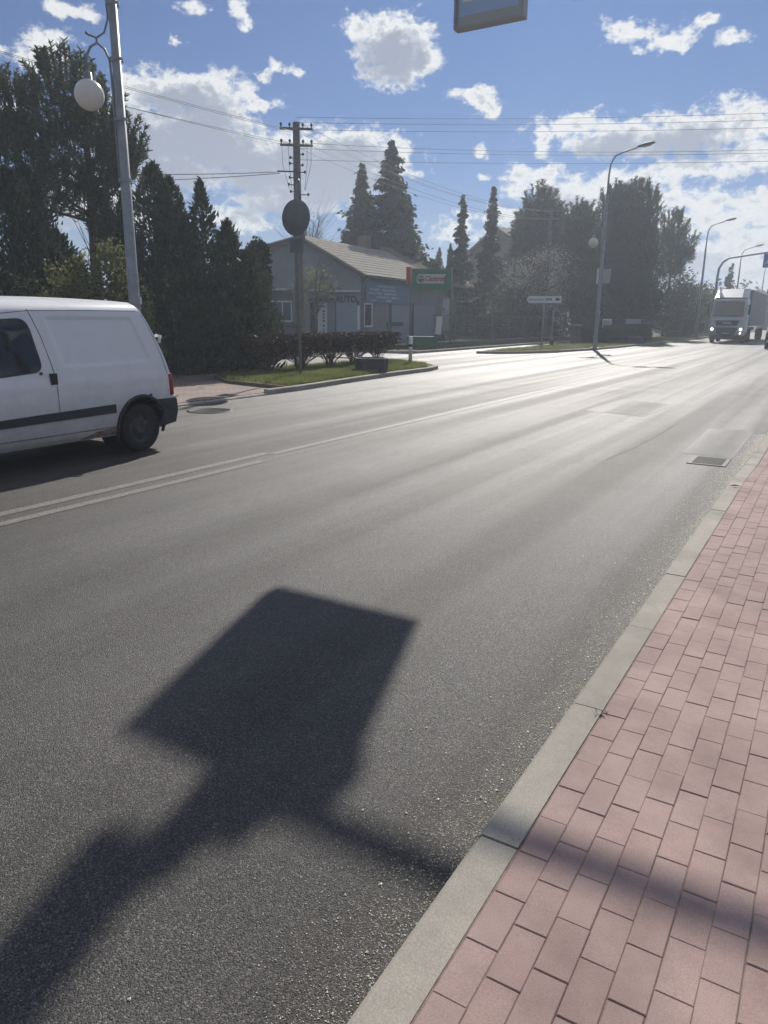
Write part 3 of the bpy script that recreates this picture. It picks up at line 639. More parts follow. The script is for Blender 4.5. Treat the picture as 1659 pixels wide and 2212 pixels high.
tag(blades('grass', [(-15.1, 34.3), (-13.6, 35.5), (-12.7, 38), (-12.0, 42), (-11.75, 46), (-11.35, 60), (-11.3, 90), (-14.2, 90), (-15.0, 60), (-15.3, 45)], 50000, .10, M['grass'], .10, 4), 'short grass on the verge along the far side of the road', 'grass')
tag(blades('grass', [(-17.7, 33), (-17.7, 60), (-21, 60), (-21, 33)], 30000, .16, M['hedgeg'], .10, 5), 'rank shaded grass on the verge in front of the fence', 'grass')

# grit along the near kerb and scattered on the road
def grit(name, n, f, label):
    rg = np.random.default_rng(9); q = f(rg, n); s = rg.uniform(.0010, .0034, n) * np.where(rg.random(n) < .03, 2.2, 1)
    T = np.array([(1, 0, -.5), (-.5, .87, -.5), (-.5, -.87, -.5), (0, 0, 1.0)])
    T = T * np.array([1, 1, .55]); V = T[None] * s[:, None, None]; a = rg.uniform(0, 6.28, n); c, sn = np.cos(a), np.sin(a)
    x = V[..., 0] * c[:, None] - V[..., 1] * sn[:, None]; y = V[..., 0] * sn[:, None] + V[..., 1] * c[:, None]
    V = np.stack([x, y, V[..., 2]], -1) + np.c_[q, .0005 + s * .5][:, None, :]
    F = (np.array([(0, 1, 3), (1, 2, 3), (2, 0, 3)])[None] + 4 * np.arange(n)[:, None, None]).reshape(-1, 3)
    o = np_mesh(name, V.reshape(-1, 3), F, M['dirt']); tag(o, label, 'grit', kind='stuff'); return o
grit('grit', 24000, lambda rg, n: np.c_[-.79 - np.abs(rg.gamma(1.15, .11, n)), rg.uniform(.6, 13, n)], 'loose pale grit gathered on the road along the near kerb')

# weed tuft in a kerb joint and a dead leaf on the lowered kerb
def tuft(x, y, z, n, h, mat, label, name='weed_tuft', cat='weed'):
    rg = np.random.default_rng(int(abs(x * 1000))); a = rg.uniform(0, 2 * PI, n); r_ = rg.uniform(0, .02, n); hh = h * rg.uniform(.3, 1, n)
    b0 = np.c_[np.cos(a) * r_, np.sin(a) * r_, np.zeros(n)]; t = b0 + np.c_[np.cos(a) * hh * .8, np.sin(a) * hh * .8, hh * .7]; w_ = np.c_[-np.sin(a), np.cos(a), a * 0] * .0025
    V = np.stack([b0 - w_, b0 + w_, t], 1).reshape(-1, 3); o = np_mesh(name, V, np.arange(3 * n).reshape(n, 3), M[mat], None, (x, y, z)); tag(o, label, cat)
tuft(-.652, 2.90, .112, 60, .035, 'soil_blade', 'small dry weed in the kerb joint beside the red pavers')
tuft(-.648, 1.95, .112, 30, .02, 'soil_blade', 'tiny weed between the kerb and pavers near the thin shadow')
lf = MB(); lf.add([(-.06, 0, .004), (0, -.022, .012), (.06, .0, .004), (0, .022, .016), (0, 0, .004)], [(0, 1, 4), (1, 2, 4), (2, 3, 4), (3, 0, 4)]); lo = lf.build('dead_leaf', M['bark']); lo.location = (-.70, 8.05, .123); lo.rotation_euler = (0, 0, .4); tag(lo, 'dark dead leaf lying on the kerb near the drain', 'leaf')

# ------------------------------------------------------------------ overhead crossing sign (its face hangs at the top of the picture, its shadow lies on the road)
om = empty('sign_gantry', (1.6, 11.15, .12), 0, 'tall grey mast arm holding the lit crossing sign over the near lane', 'sign gantry')
b = MB(); b.tube([(0, 0, 0), (0, 0, 5.6), (-.06, 0, 6.4), (-.4, 0, 6.95), (-1.0, 0, 7.07), (-6.35, 0, 7.07)], [.10, .085, .08, .075, .07, .055], 12); b.build('mast', M['galv'], om)
b = MB(); b.box((0, 0, .01), (.4, .4, .03)); b.build('base_plate', M['galv'], om)
sg = empty('crossing_sign', (-4.94, 10.96, 5.79), 0, 'hanging pedestrian crossing light box sign cut off by the top edge of the photo', 'sign')
b = MB()
for c, d in (((0, .08, .02), (1.07, .16, .04)), ((0, .08, 1.22), (1.07, .16, .04)), ((-.52, .08, .62), (.03, .16, 1.16)), ((.52, .08, .62), (.03, .16, 1.16))): b.box(c, d)
b.build('casing', M['boxgrey'], sg)
b = MB(); b.box((0, .012, .095), (1.01, .006, .11)); b.box((0, .012, 1.147), (1.01, .006, .106)); b.box((-.485, .012, .622), (.04, .006, .944)); b.box((.485, .012, .622), (.04, .006, .944)); b.build('face_panel', M['facegrey'], sg)
Q_ = [(-.465, .15), (.465, .15), (.465, 1.094), (-.465, 1.094)]; A_, B_, C_ = (-.42, .33), (.42, .33), (0, 1.04)
b = MB()
for poly in ((Q_[0], Q_[1], B_, A_), (Q_[1], Q_[2], C_, B_), (Q_[3], Q_[0], A_, C_), (Q_[2], Q_[3], C_)): b.extr([(x, .009, z) for x, z in poly], (0, .006, 0))
b.build('blue_square', M['faceblue'], sg)
b = MB(); b.extr([(x, .009, z) for x, z in (A_, B_, C_)], (0, .006, 0)); b.build('white_triangle', M['facewhite'], sg)
fg = MB()  # walking figure, feet just above the triangle base
for pts, r in (([(-.02, 1.05), (-.03, .82)], .035), ([(-.03, .82), (.06, .66), (.03, .53), (.1, .515)], .024), ([(-.03, .82), (-.08, .67), (-.17, .55), (-.11, .52)], .024), ([(-.02, .98), (.08, .88), (.13, .84)], .017), ([(-.02, .98), (-.11, .88), (-.1, .8)], .017)):
    fg.tube([(x, .004, z - .15) for x, z in pts], r, 6)
fg.sphere((-.02, .004, .95), .035, 8)
fg.build('walking_figure', M['figure'], sg)
# warning lamp on the sign's corner; unseen tall housing shaped to cast its road shadow
b = MB(); b.lathe((-6.16, -.1, 6.80), [(.001, -.1), (.2, -.1), (.2, .08), (.15, .1), (.001, .1)], 20, axis='y'); b.build('warning_lamp', M['darkmetal'], om)
b = MB(); b.box((-6.41, -.05, 7.03), (.32, .2, .30)); b.build('sign_bracket', M['galv'], om)
b = MB(); b.tube([(-6.45, -.03, 7.1), (-6.55, -.03, 7.4)], .11, 8); b.build('housing_bracket', M['galv'], om)
b = MB(); b.rbox((-6.66, -.08, 8.0), (.29, .16, 1.3), .04); b.build('shadow_housing', M['darkmetal'], om)

# ------------------------------------------------------------------ white van (local: side plane x=0, +x towards the near side; y along, rear at +y)
van = empty('delivery_van', (-7.6, 0, 0), 0, 'old white panel van with rusty sill driving out of the left edge', 'van')
YR = [(.30, 6.98), (.45, 7.08), (.66, 7.10), (.92, 7.09), (1.07, 7.06), (1.27, 7.0), (1.47, 6.92), (1.68, 6.83), (1.80, 6.77), (1.9, 6.70)]
YF = [(.30, 3.0), (.7, 2.95), (.95, 3.05), (1.05, 3.75), (1.5, 4.15), (1.78, 4.45), (1.9, 4.6)]
HW = [(.26, -.05), (.32, -.015), (.45, 0), (.62, .012), (.80, .012), (1.0, 0), (1.15, -.018), (1.35, -.05), (1.55, -.09), (1.70, -.125), (1.78, -.155), (1.84, -.21), (1.88, -.29)]
def ip(t, z):
    for (a, va), (b, vb) in zip(t[:-1], t[1:]):
        if z <= b:
            k = max(0, (z - a) / (b - a)); k = k * k * (3 - 2 * k) if t is HW and False else k
            return va + (vb - va) * k
    return t[-1][1]
VW = 1.70
def rrect(y, z):
    """signed depth into the pressed panel (rounded quad)"""
    k = (z - 1.13) / .56; yl = 5.50 - .12 * k; yr = 6.80 - .21 * k
    d = min(y - yl, yr - y, z - 1.13 - .03 * (y - 5.4) * .6, 1.70 - z)
    return d
def side_x(y, z):
    x = ip(HW, z)
    d = rrect(y, z)
    if d > 0: x -= .020 * min(1, d / .022)
    if .86 < z < 1.02: x += .006 * math.sin(PI * (z - .86) / .16)   # swage line
    return x
zl = [.26 + (1.88 - .26) * i / 72 for i in range(73)]
NY = 110
b = MB(); WY, WZ = 6.565, .34
def zroof(t): return 1.885 + .022 * math.sin(PI * min(1, t * 1.2 + .1))
grid = []
for j in range(NY + 1):
    t = j / NY; ring = []
    for z in zl:
        y = ip(YR, z) * (1 - t) + ip(YF, z) * t
        zz = z * 1.0
        ring.append((side_x(y, z), y, zz))
    hwt = ip(HW, 1.88)
    for k in range(1, 12):
        s = k / 12; x = hwt - (VW + 2 * hwt) * s
        y = (ip(YR, 1.9) - .02) * (1 - t) + ip(YF, 1.9) * t
        ring.append((x, y, 1.88 + .05 * math.sin(PI * s) * (.6 + .4 * math.sin(PI * t))))
    for z in reversed(zl):
        y = ip(YR, z) * (1 - t) + ip(YF, z) * t
        ring.append((-VW - ip(HW, z), y, z))
    grid.append(ring)
n = len(grid[0]); V = [p for r_ in grid for p in r_]; F = []
for j in range(NY):
    for i in range(n - 1):
        q = (j * n + i, j * n + i + 1, (j + 1) * n + i + 1, (j + 1) * n + i)
        c = sum((Vector(V[k]) for k in q), Vector()) / 4
        if any(math.hypot(c.y - wy, c.z - WZ) < .375 for wy in (WY, WY - 2.69)) and c.z < .8: continue
        F.append(q)
b.add(V, F, True)
# rear and front faces as grids between the two sides
for j in (0, NY):
    ring = grid[j]; P = []; Fs = []
    nz = len(zl)
    for i in range(nz):
        L_, R_ = Vector(ring[i]), Vector(ring[n - 1 - i])
        for k in range(9):
            s = k / 8; p = L_.lerp(R_, s); bow = .10 * (math.sin(PI * s) ** .5 if 0 < s < 1 else 0)
            p.y += bow * (1 if j == 0 else -1) * .6
            P.append(p)
    for i in range(nz - 1):
        for k in range(8): Fs.append((i * 9 + k, i * 9 + k + 1, (i + 1) * 9 + k + 1, (i + 1) * 9 + k))
    b.add(P, Fs, True)
body = b.build('body', M['vanwhite'], van)
body.data.polygons.foreach_set('use_smooth', [True] * len(body.data.polygons))
# underside and dark wheel houses
b = MB(); b.box((-.85, 4.85, .34), (1.35, 3.4, .12)); b.build('underbody', M['vanplastic'], van)
for wy in (WY, WY - 2.69):
    b = MB(); b.lathe((-.16, wy, WZ), [(.001, -.22), (.385, -.22), (.385, .15), (.37, .15)], 28, axis='x')
    # remove lower half
    b.f = [f_ for f_ in b.f if sum(b.v[k][2] for k in f_) / len(f_) > .36 or f_[0] < 28]; b.smooth = [False] * len(b.f)
    b.build('wheel_house', M['vanplastic'], van)
# wheel arch lip
for wy in (WY, WY - 2.69):
    P = []
    for i in range(25):
        a = R(-18 + i * 216 / 24); y_, z_ = wy + .385 * math.cos(a), WZ + .385 * math.sin(a)
        P.append((side_x(y_, max(.26, z_)) + .004, y_, z_))
    b = MB(); b.tube(P, .022, 6); b.build('arch_lip', M['vanplastic'], van)
VENT = {}
def wheel(parent, x, y, z, r, w, side=1):
    t = empty('wheel', (x, y, z)); t.parent = parent
    b = MB(); b.lathe((0, 0, 0), [(r * .62, w / 2 * .8), (r * .9, w / 2), (r * .97, w / 2 * .85), (r, w / 2 * .5), (r, -w / 2 * .5), (r * .97, -w / 2 * .85), (r * .9, -w / 2), (r * .62, -w / 2 * .8)], 32, axis='x'); b.build('tyre', M['tyre'], t)
    b = MB(); s = side
    b.lathe((0, 0, 0), [(r * .64, s * w * .38), (r * .60, s * w * .40), (r * .56, s * w * .26), (r * .40, s * w * .22), (r * .30, s * w * .34), (r * .18, s * w * .36), (r * .12, s * w * .30), (.001, s * w * .32)], 28, axis='x'); rim_o = b.build('rim', M['rim'], t)
    if 'parts' not in VENT: 
        vb = MB(); vb.box((0, 0, 0), (.012, .028, .028)); VENT['parts'] = vb.mesh('vent_hole'); VENT['parts'].materials.append(M['truckgrille'])
    if r < .32 and parent.name.startswith('delivery') and side > 0:
        for k in range(8):
            a = 2 * PI * k / 8; link('vent_hole', VENT['parts'], bpy.data.objects[rim_o.name], (s * w * .26, r * .47 * math.cos(a), r * .47 * math.sin(a)))
    return t
for wy in (WY, WY - 2.69):
    wheel(van, -.11, wy, .315, .315, .19)
    wheel(van, -1.59, wy, .315, .315, .19, -1)
def on_side(ylist, off=.003): return [(side_x(y, z) + off, y, z) for y, z in ylist]
def side_patch(name, outline, mat, off=.004, n=10, parent=van):
    """flat-ish patch following the side: outline = list (y,z) convex, fan subdivided"""
    cy = sum(p[0] for p in outline) / len(outline); cz = sum(p[1] for p in outline) / len(outline)
    P = [(side_x(cy, cz) + off, cy, cz)]; F = []; m_ = len(outline)
    base = lambda z: ip(HW, z)
    P = [(base(cz) + off, cy, cz)]
    for k in range(1, n + 1):
        s = k / n
        for (y, z) in outline: yy, zz = cy + (y - cy) * s, cz + (z - cz) * s; P.append((base(zz) + off, yy, zz))
    for i in range(m_): F.append((0, 1 + i, 1 + (i + 1) % m_))
    for k in range(n - 1):
        for i in range(m_):
            j = (i + 1) % m_; F.append((1 + k * m_ + i, 1 + k * m_ + j, 1 + (k + 1) * m_ + j, 1 + (k + 1) * m_ + i))
    b = MB(); b.add(P, F, True); return b.build(name, mat, parent)
def rounded(corners, r, n=6):
    out = []; m_ = len(corners)
    for i in range(m_):
        p = Vector(corners[i]); a = (Vector(corners[i - 1]) - p); c = (Vector(corners[(i + 1) % m_]) - p)
        p0 = p + a.normalized() * r; p1 = p + c.normalized() * r
        for k in range(n + 1):
            t = k / n; out.append(((1 - t) ** 2 * p0 + 2 * t * (1 - t) * p + t * t * p1)[:])
    return out
side_patch('cab_window_seal', rounded([(4.22, 1.03), (5.235, 1.10), (5.155, 1.69), (4.50, 1.66)], .13), M['vanplastic'], .003)
side_patch('cab_window', rounded([(4.245, 1.045), (5.215, 1.115), (5.14, 1.675), (4.51, 1.645)], .12), M['vanglass'], .006)
b = MB(); b.tube(on_side([(5.20, 1.78), (5.22, 1.70), (5.28, 1.5), (5.34, 1.2), (5.365, 1.05), (5.37, .9), (5.37, .6), (5.36, .3)], -.001), .006, 5); b.build('door_gap', M['seam'], van)
b = MB(); b.tube(on_side([(6.72, 1.775), (6.0, 1.775), (5.2, 1.765), (4.5, 1.70)], -.001), .005, 5); b.build('roof_gutter', M['seam'], van)
b = MB(); b.tube(on_side([(7.03, .98), (6.98, 1.2), (6.88, 1.5), (6.78, 1.72)], -.001), .005, 5); b.build('rear_door_gap', M['seam'], van)
b = MB(); b.tube(on_side([(6.16, .375), (5.37, .372), (4.2, .37)], 0.002), .007, 5); b.build('sill_gap', M['rust'], van)
side_patch('rust_patch', rounded([(5.62, .27), (6.18, .275), (6.16, .37), (5.85, .345)], .03), M['rust'], .003, n=3)
# black rubbing strip, slightly raised
b = MB(); P = []
for (y, zt, zb) in ((3.3, .585, .49), (4.63, .62, .52), (5.36, .64, .535), (5.38, .64, .535), (6.15, .66, .545)):
    P.append(((side_x(y, .6) + .018, y, zt - .008), (side_x(y, .6) + .018, y, zb + .008), (side_x(y, .6) - .01, y, zb), (side_x(y, .6) - .01, y, zt)))
for A, B in zip(P[:-1], P[1:]): b.add(A + B, [(0, 1, 5, 4), (1, 2, 6, 5), (3, 0, 4, 7), (0, 3, 2, 1), (4, 5, 6, 7)])
b.build('side_moulding', M['vanplastic'], van)
# handle
b = MB(); b.box((.004, 5.335, 1.015), (.03, .085, .125)); b.build('door_handle', M['truckgrille'], van)
b = MB(); b.lathe((.0, 5.19, 1.085), [(.018, -.01), (.018, .008), (.001, .01)], 12, axis='x'); b.build('door_lock', M['seam'], van)
b = MB(); b.lathe((.012, 6.72, .72), [(.022, -.01), (.022, .008), (.001, .01)], 12, axis='x'); b.build('side_marker', M['seam'], van)
# rear bumper
b = MB(); pts = [(.02, 6.86, .34), (.035, 6.93, .31), (.045, 7.10, .34), (.045, 7.15, .50), (.035, 7.14, .655), (.03, 6.80, .66), (.025, 6.80, .60), (.03, 6.93, .52)]
A = [(x, y, z) for x, y, z in pts]; Bv = [(-.14, y + (.04 if y > 7 else 0), z) for x, y, z in pts]
b.add(A + Bv, [tuple(range(8)), tuple(reversed(range(8, 16)))] + [(i, (i + 1) % 8, 8 + (i + 1) % 8, 8 + i) for i in range(8)])
b.box((-.85, 7.14, .49), (1.44, .12, .33)); b.build('rear_bumper', M['vanplastic'], van)
b = MB(); b.box((-.85, 7.13, .672), (1.72, .12, .022)); b.build('bumper_top', M['vanwhite'], van)
# tail lamps
for sgn, x in ((1, .0), (-1, -VW)):
    b = MB(); b.tube([(x + sgn * (ip(HW, z) - .012), ip(YR, z) - .012, z) for z in (.69, .70, .78, .88, .97, .98)], [.012, .036, .036, .036, .036, .012], 10); b.build('tail_lamp', M['lampred'], van)
b = MB(); b.tube([(-.10, 6.97, 1.47), (-.03, 6.98, 1.46), (-.035, 6.96, 1.38)], .022, 6); b.build('door_hinge', M['vanwhite'], van)
# cab glass at the far side and windscreen
side = MB(); P = [(-.20, 3.78, 1.07), (-VW + .2, 3.78, 1.07), (-VW + .28, 4.5, 1.84), (-.28, 4.5, 1.84)]
side.add([(x, y - .035, z) for x, y, z in P], [(0, 1, 2, 3)]); side.build('windscreen', M['vanglass'], van)

# ------------------------------------------------------------------ street lamps with globe brackets
def street_lamp(loc, H, label, cat='street lamp', dirv=(1, .12), globe_side=-1, group='globe street lamps', box=False, detail=True, full=True):
    r = empty('street_lamp', loc, math.atan2(dirv[1], dirv[0]), label, cat, group)
    b = MB(); b.tube([(0, 0, 0), (0, 0, .1), (0, 0, 1.5), (0, 0, H - 2.2)], [.125, .115, .11, .075], 12); b.build('pole', M['galv'], r)
    if detail:
        b = MB(); b.box((0, 0, .02), (.4, .4, .04)); b.build('base_plate', M['galv'], r)
        b = MB(); b.box((.12, 0, 1.95), (.04, .10, .14)); b.build('pole_clamp', M['tin'], r)
    b = MB(); b.tube([(0, 0, H - 2.2), (0, 0, H - 1.3), (.05, 0, H - .75), (.25, 0, H - .35), (.65, 0, H - .18), (1.3, 0, H)], [.055, .05, .045, .042, .04, .038], 10); b.build('arm', M['galv'], r)
    h = empty('lamp_head', (1.3, 0, H)); h.parent = r; h.rotation_euler = (0, R(-12), 0); h.scale = (1.15, 1.35, 1.5)
    b = MB()
    prof = [(0, .045, .03), (.12, .10, .06), (.3, .15, .075), (.55, .15, .07), (.72, .11, .05), (.78, .04, .02)]
    P = []; F = []
    for (x, wy, hz) in prof:
        for k in range(10): a = 2 * PI * k / 10; P.append((x, wy * math.cos(a), .02 + hz * math.sin(a) * (1 if math.sin(a) > 0 else .45)))
    for i in range(len(prof) - 1):
        for k in range(10): j = (k + 1) % 10; F.append((i * 10 + k, i * 10 + j, i * 10 + 10 + j, i * 10 + 10 + k))
    F.append(tuple(range(10))); F.append(tuple(range(50, 60)))
    b.add(P, F, True); b.build('shade', M['signback'], h)
    b = MB(); b.rbox((.42, 0, -.018), (.4, .2, .03), .02); b.build('lens', M['globe'], h)
    if full:
        s = globe_side; gx = s * .52
        z0 = 6.35
        b = MB(); b.tube([(s * .10, 0, 4.1), (s * .11, 0, 5.9), (s * .12, 0, 6.18), (s * .2, 0, 6.36), (s * .32, 0, 6.44), (s * .44, 0, 6.36), (gx, 0, 6.18), (gx, 0, 5.92)], .022, 8); b.build('globe_bracket', M['bracket'], r)
        b = MB(); b.tube([(s * .06, 0, 7.25), (s * .11, 0, 7.2), (s * .10, 0, 6.85), (s * .18, 0, 6.62), (s * .32, 0, 6.52), (s * .46, 0, 6.56), (s * .47, 0, 6.57)], .018, 8); b.sphere((s * .48, 0, 6.58), .03, 8); b.tube([(s * .32, 0, 6.44), (s * .32, 0, 6.53)], .02, 6); b.build('scroll_bracket', M['bracket'], r)
        b = MB(); b.lathe((gx, 0, 5.86), [(.001, .10), (.035, .10), (.075, .08), (.08, -.05), (.10, -.07), (.001, -.07)], 16); b.build('globe_cap', M['bracket'], r)
        b = MB(); b.sphere((gx, 0, 5.57), .265, 24); b.build('globe', M['globe'], r)
        for zc in (4.15, 5.2, 6.2, 7.1):
            b = MB(); b.lathe((0, 0, zc), [(.12, -.03), (.125, 0), (.12, .03)], 12); b.build('pole_band', M['galv'], r)
    if box:
        b = MB(); b.box((.30, 0, 3.85), (.42, .12, .75)); b.build('notice_box', M['boxgrey'], r)
        b = MB(); b.box((-.16, 0, 3.85), (.10, .10, .8)); b.build('cable_cover', M['whitepaint'], r)
    return r
l1 = street_lamp((-12.1, 10.47, .04), 10.2, 'tall grey lamp post with hanging white globe rising right behind the white van', dirv=(.64, .77), globe_side=-1)
l2 = street_lamp((-11.66, 42.15, .1), 10.2, 'lamp post with small white globe and notice box on the far grass verge', dirv=(.96, .28), box=True)
l3 = street_lamp((-11.2, 73.0, .1), 9.8, 'farther lamp post with a bent arm rising just left of the truck', full=False, group='plain lamps along the far kerb')
l4 = street_lamp((-11.0, 97.0, .1), 9.6, 'distant lamp post rising directly behind the truck cab', full=False, detail=False, group='plain lamps along the far kerb')
l5 = street_lamp((-10.9, 126.0, .1), 9.6, 'most distant lamp post, under the blue sign at the right edge', full=False, detail=False, group='plain lamps along the far kerb')

# ------------------------------------------------------------------ round road sign seen from behind, on the island
rs = empty('round_road_sign', (-12.75, 16.66, .11), R(2), 'large round traffic sign seen from behind on a thin grey post in the island', 'road sign')
b = MB(); b.tube([(0, 0, 0), (0, 0, 4.95), (.01, 0, 5.02), (.05, 0, 5.05), (.09, 0, 5.0), (.09, 0, 4.5)], [.045, .04, .03, .03, .03, .03], 10); b.build('post', M['galv'], rs)
b = MB(); b.lathe((0, -.07, 4.12), [(.001, -.012), (.44, -.012), (.455, 0), (.44, .012), (.43, .006), (.001, .006)], 40, axis='y'); b.build('sign_disc', M['signback'], rs)
for zc in (3.85, 4.4):
    b = MB(); b.box((0, -.05, zc), (.66, .02, .045)); b.build('back_rail', M['galv'], rs)
b = MB(); b.box((0, -.06, 3.42), (.42, .03, .34)); b.build('lower_plate', M['signback'], rs)

# ------------------------------------------------------------------ planter block and white bollard
pl = MB()
def octo(cx, cy, rx, ry, ch, z, rz):
    c, s = math.cos(rz), math.sin(rz)
    P = [(-rx + ch, -ry), (rx - ch, -ry), (rx, -ry + ch), (rx, ry - ch), (rx - ch, ry), (-rx + ch, ry), (-rx, ry - ch), (-rx, -ry + ch)]
    return [(cx + a * c - b_ * s, cy + a * s + b_ * c, z) for a, b_ in P]
rings = [octo(0, 0, .48, .42, .14, 0, 0), octo(0, 0, .50, .44, .14, .08, 0), octo(0, 0, .53, .47, .15, .44, 0), octo(0, 0, .50, .44, .15, .455, 0), octo(0, 0, .44, .38, .13, .455, 0), octo(0, 0, .42, .36, .13, .38, 0)]
P = [p for r_ in rings for p in r_]; F = [tuple(reversed(range(8)))]
for k in range(5):
    for i in range(8): j = (i + 1) % 8; F.append((k * 8 + i, k * 8 + j, k * 8 + 8 + j, k * 8 + 8 + i))
F.append(tuple(range(40, 48)))
pl.add(P, F); o = pl.build('concrete_planter', M['planter']); o.scale = (.92, .92, .95); o.location = (-11.98, 19.15, .10); o.rotation_euler = (0, 0, R(38))
tag(o, 'low dark concrete planter with cut corners on the grass island', 'planter')
b = MB(); b.box((0, 0, .385), (.8, .68, .02)); b.build('soil', M['soil'], o)
bo = empty('bollard', (-12.72, 22.9, .11), 0, 'slim white bollard at the tip of the island under the green sign', 'bollard')
b = MB(); b.tube([(0, 0, 0), (0, 0, .92)], .065, 14); b.lathe((0, 0, .92), [(.065, 0), (.05, .03), (.001, .04)], 14); b.build('post', M['whitepaint'], bo)
b = MB(); b.tube([(0, 0, .62), (0, 0, .70)], .068, 14); b.build('dark_band', M['darkmetal'], bo)

# ------------------------------------------------------------------ foliage generators
def quads(c, s, aspect=.5, up=0.0, seed=0, ax=None):
    rg = np.random.default_rng(seed); n = len(c)
    a = rg.normal(size=(n, 3)) if ax is None else ax + rg.normal(size=(n, 3)) * .35
    a[:, 2] += up; a /= np.linalg.norm(a, axis=1)[:, None]
    q = rg.normal(size=(n, 3)); q -= (q * a).sum(1)[:, None] * a; q /= np.linalg.norm(q, axis=1)[:, None]
    s = np.asarray(s) * np.ones(n); A = a * s[:, None]; B = q * (s * aspect)[:, None]
    V = np.stack([c - A * .5 - B * .25, c - A * .1 + B * .5, c + A * .6, c - A * .1 - B * .5 + B * .05], 1)
    return V.reshape(-1, 3)
def foliage(name, V, mat, parent): 
    return np_mesh(name, V, np.arange(len(V)).reshape(-1, 4), mat, parent)
def lobe_pts(lobes, n, seed, shell=.55):
    rg = np.random.default_rng(seed); w = np.array([l[3] * l[4] * l[5] for l in lobes]) ** .75; w /= w.sum()
    k = rg.choice(len(lobes), n, p=w); Lb = np.array(lobes)[k]
    d = rg.normal(size=(n, 3)); d /= np.linalg.norm(d, axis=1)[:, None]
    r = 1 - shell * rg.random(n) ** 1.6
    r *= 1 + .18 * np.sin(d[:, 0] * 7 + k) * np.sin(d[:, 1] * 6 + 2 * k) + .10 * np.sin(d[:, 2] * 13 + k)
    # clumping
    P = Lb[:, :3] + d * Lb[:, 3:6] * r[:, None]
    g = np.sin(P[:, 0] * 5.1 + 3 * np.sin(P[:, 2] * 3.3)) * np.sin(P[:, 1] * 4.7 + 2 * np.sin(P[:, 0] * 3.9)) * np.sin(P[:, 2] * 5.3 + 1.7)
    keep = rg.random(n) < .62 + .5 * g
    return P[keep], d[keep]
def limb_mesh(parent, trunk, limbs, mat, name='trunk'):
    b = MB(); b.tube(trunk[0], trunk[1], 9); b.build(name, mat, parent)
    if limbs:
        b = MB()
        for p, r in limbs: b.tube(p, r, 5, caps=False)
        b.build('limbs', mat, parent)
def tree_root(kind, loc, label, cat='tree', group=None): return empty(kind, loc, 0, label, cat, group)

def pine_tree(loc, H, lobes, label, n=2600, lean=(0, 0), tuft=.26, seed=1, mat='pine', up=1.1, r0=.16, kind='pine_tree', group=None, shoots=0):
    r = tree_root(kind, loc, label, group=group); rg = np.random.default_rng(seed)
    tr = [(lean[0] * t + .12 * math.sin(t * 5), lean[1] * t, H * .97 * t) for t in (0, .2, .4, .6, .8, 1)]
    limbs = []
    for i, l in enumerate(lobes):
        t = max(.15, min(.9, (l[2] - l[5] * .6) / H)); s = (lean[0] * t, lean[1] * t, H * .95 * t)
        for q in range(3):
            e = (l[0] + rg.normal() * l[3] * .5, l[1] + rg.normal() * l[4] * .5, l[2] + rg.normal() * l[5] * .4)
            mdl = tuple((a + b_) / 2 for a, b_ in zip(s, e)); mdl = (mdl[0], mdl[1], mdl[2] - .1)
            limbs.append(([s, mdl, e], [.055, .035, .012]))
    limb_mesh(r, (tr, [r0, r0 * .9, r0 * .8, r0 * .65, r0 * .4, .03]), limbs, M['pinebark'])
    P, d = lobe_pts(lobes, n, seed, .75)
    # needle tufts: blades around an axis that points up and out
    m_ = 16; ax = d * .7 + np.array([0, 0, up]); ax /= np.linalg.norm(ax, axis=1)[:, None]
    # short shoot then needles
    k = len(P); t = rg.random((k, m_)); c = P[:, None] + ax[:, None] * (t * tuft * 1.5)[..., None]
    nd = rg.normal(size=(k, m_, 3)) * .75 + ax[:, None] * 1.0; nd /= np.linalg.norm(nd, axis=2)[..., None]
    ln = tuft * rg.uniform(.45, .8, (k, m_)); w = rg.normal(size=(k, m_, 3)); w -= (w * nd).sum(2)[..., None] * nd; w /= np.linalg.norm(w, axis=2)[..., None]; w *= .016 * tuft / .26
    tip = c + nd * ln[..., None]
    V = np.stack([c - w, c + w, tip + w * .6, tip - w * .6], 2).reshape(-1, 3)
    if shoots and kind:   # upright bottle-brush candles standing off the crown
        sb_ = MB(); VV = [V]
        Lb = np.array(lobes); kk = rg.integers(0, len(Lb), shoots); dd = rg.normal(size=(shoots, 3)); dd[:, 2] = abs(dd[:, 2]) + .35; dd /= np.linalg.norm(dd, axis=1)[:, None]
        base = Lb[kk, :3] + dd * Lb[kk, 3:6] * .98
        for q in range(shoots):
            a_ = dd[q] * .5 + np.array([0, 0, 1.0]) + rg.normal(0, .12, 3); a_ /= np.linalg.norm(a_); L_ = tuft * rg.uniform(1.6, 3.0); nn = 70
            sb_.tube([tuple(base[q] - a_ * .25), tuple(base[q] + a_ * L_)], [.02, .008], 4, caps=False)
            tt = rg.random(nn); cc = base[q] + a_ * (tt * L_)[:, None]; nd2 = rg.normal(size=(nn, 3)); nd2 -= (nd2 @ a_)[:, None] * a_; nd2 /= np.linalg.norm(nd2, axis=1)[:, None]; nd2 = nd2 + a_ * .8; nd2 /= np.linalg.norm(nd2, axis=1)[:, None]
            l2 = tuft * rg.uniform(.38, .6, nn); w2 = np.cross(nd2, rg.normal(size=(nn, 3))); w2 /= np.linalg.norm(w2, axis=1)[:, None]; w2 *= .017 * tuft / .26
            tp = cc + nd2 * l2[:, None]; VV.append(np.stack([cc - w2, cc + w2, tp + w2 * .5, tp - w2 * .5], 1).reshape(-1, 3))
        tag(sb_.build('shoots', M['pinebark'], r), kind='stuff'); V = np.concatenate(VV)
    foliage('crown', V, M[mat], r)
    return r

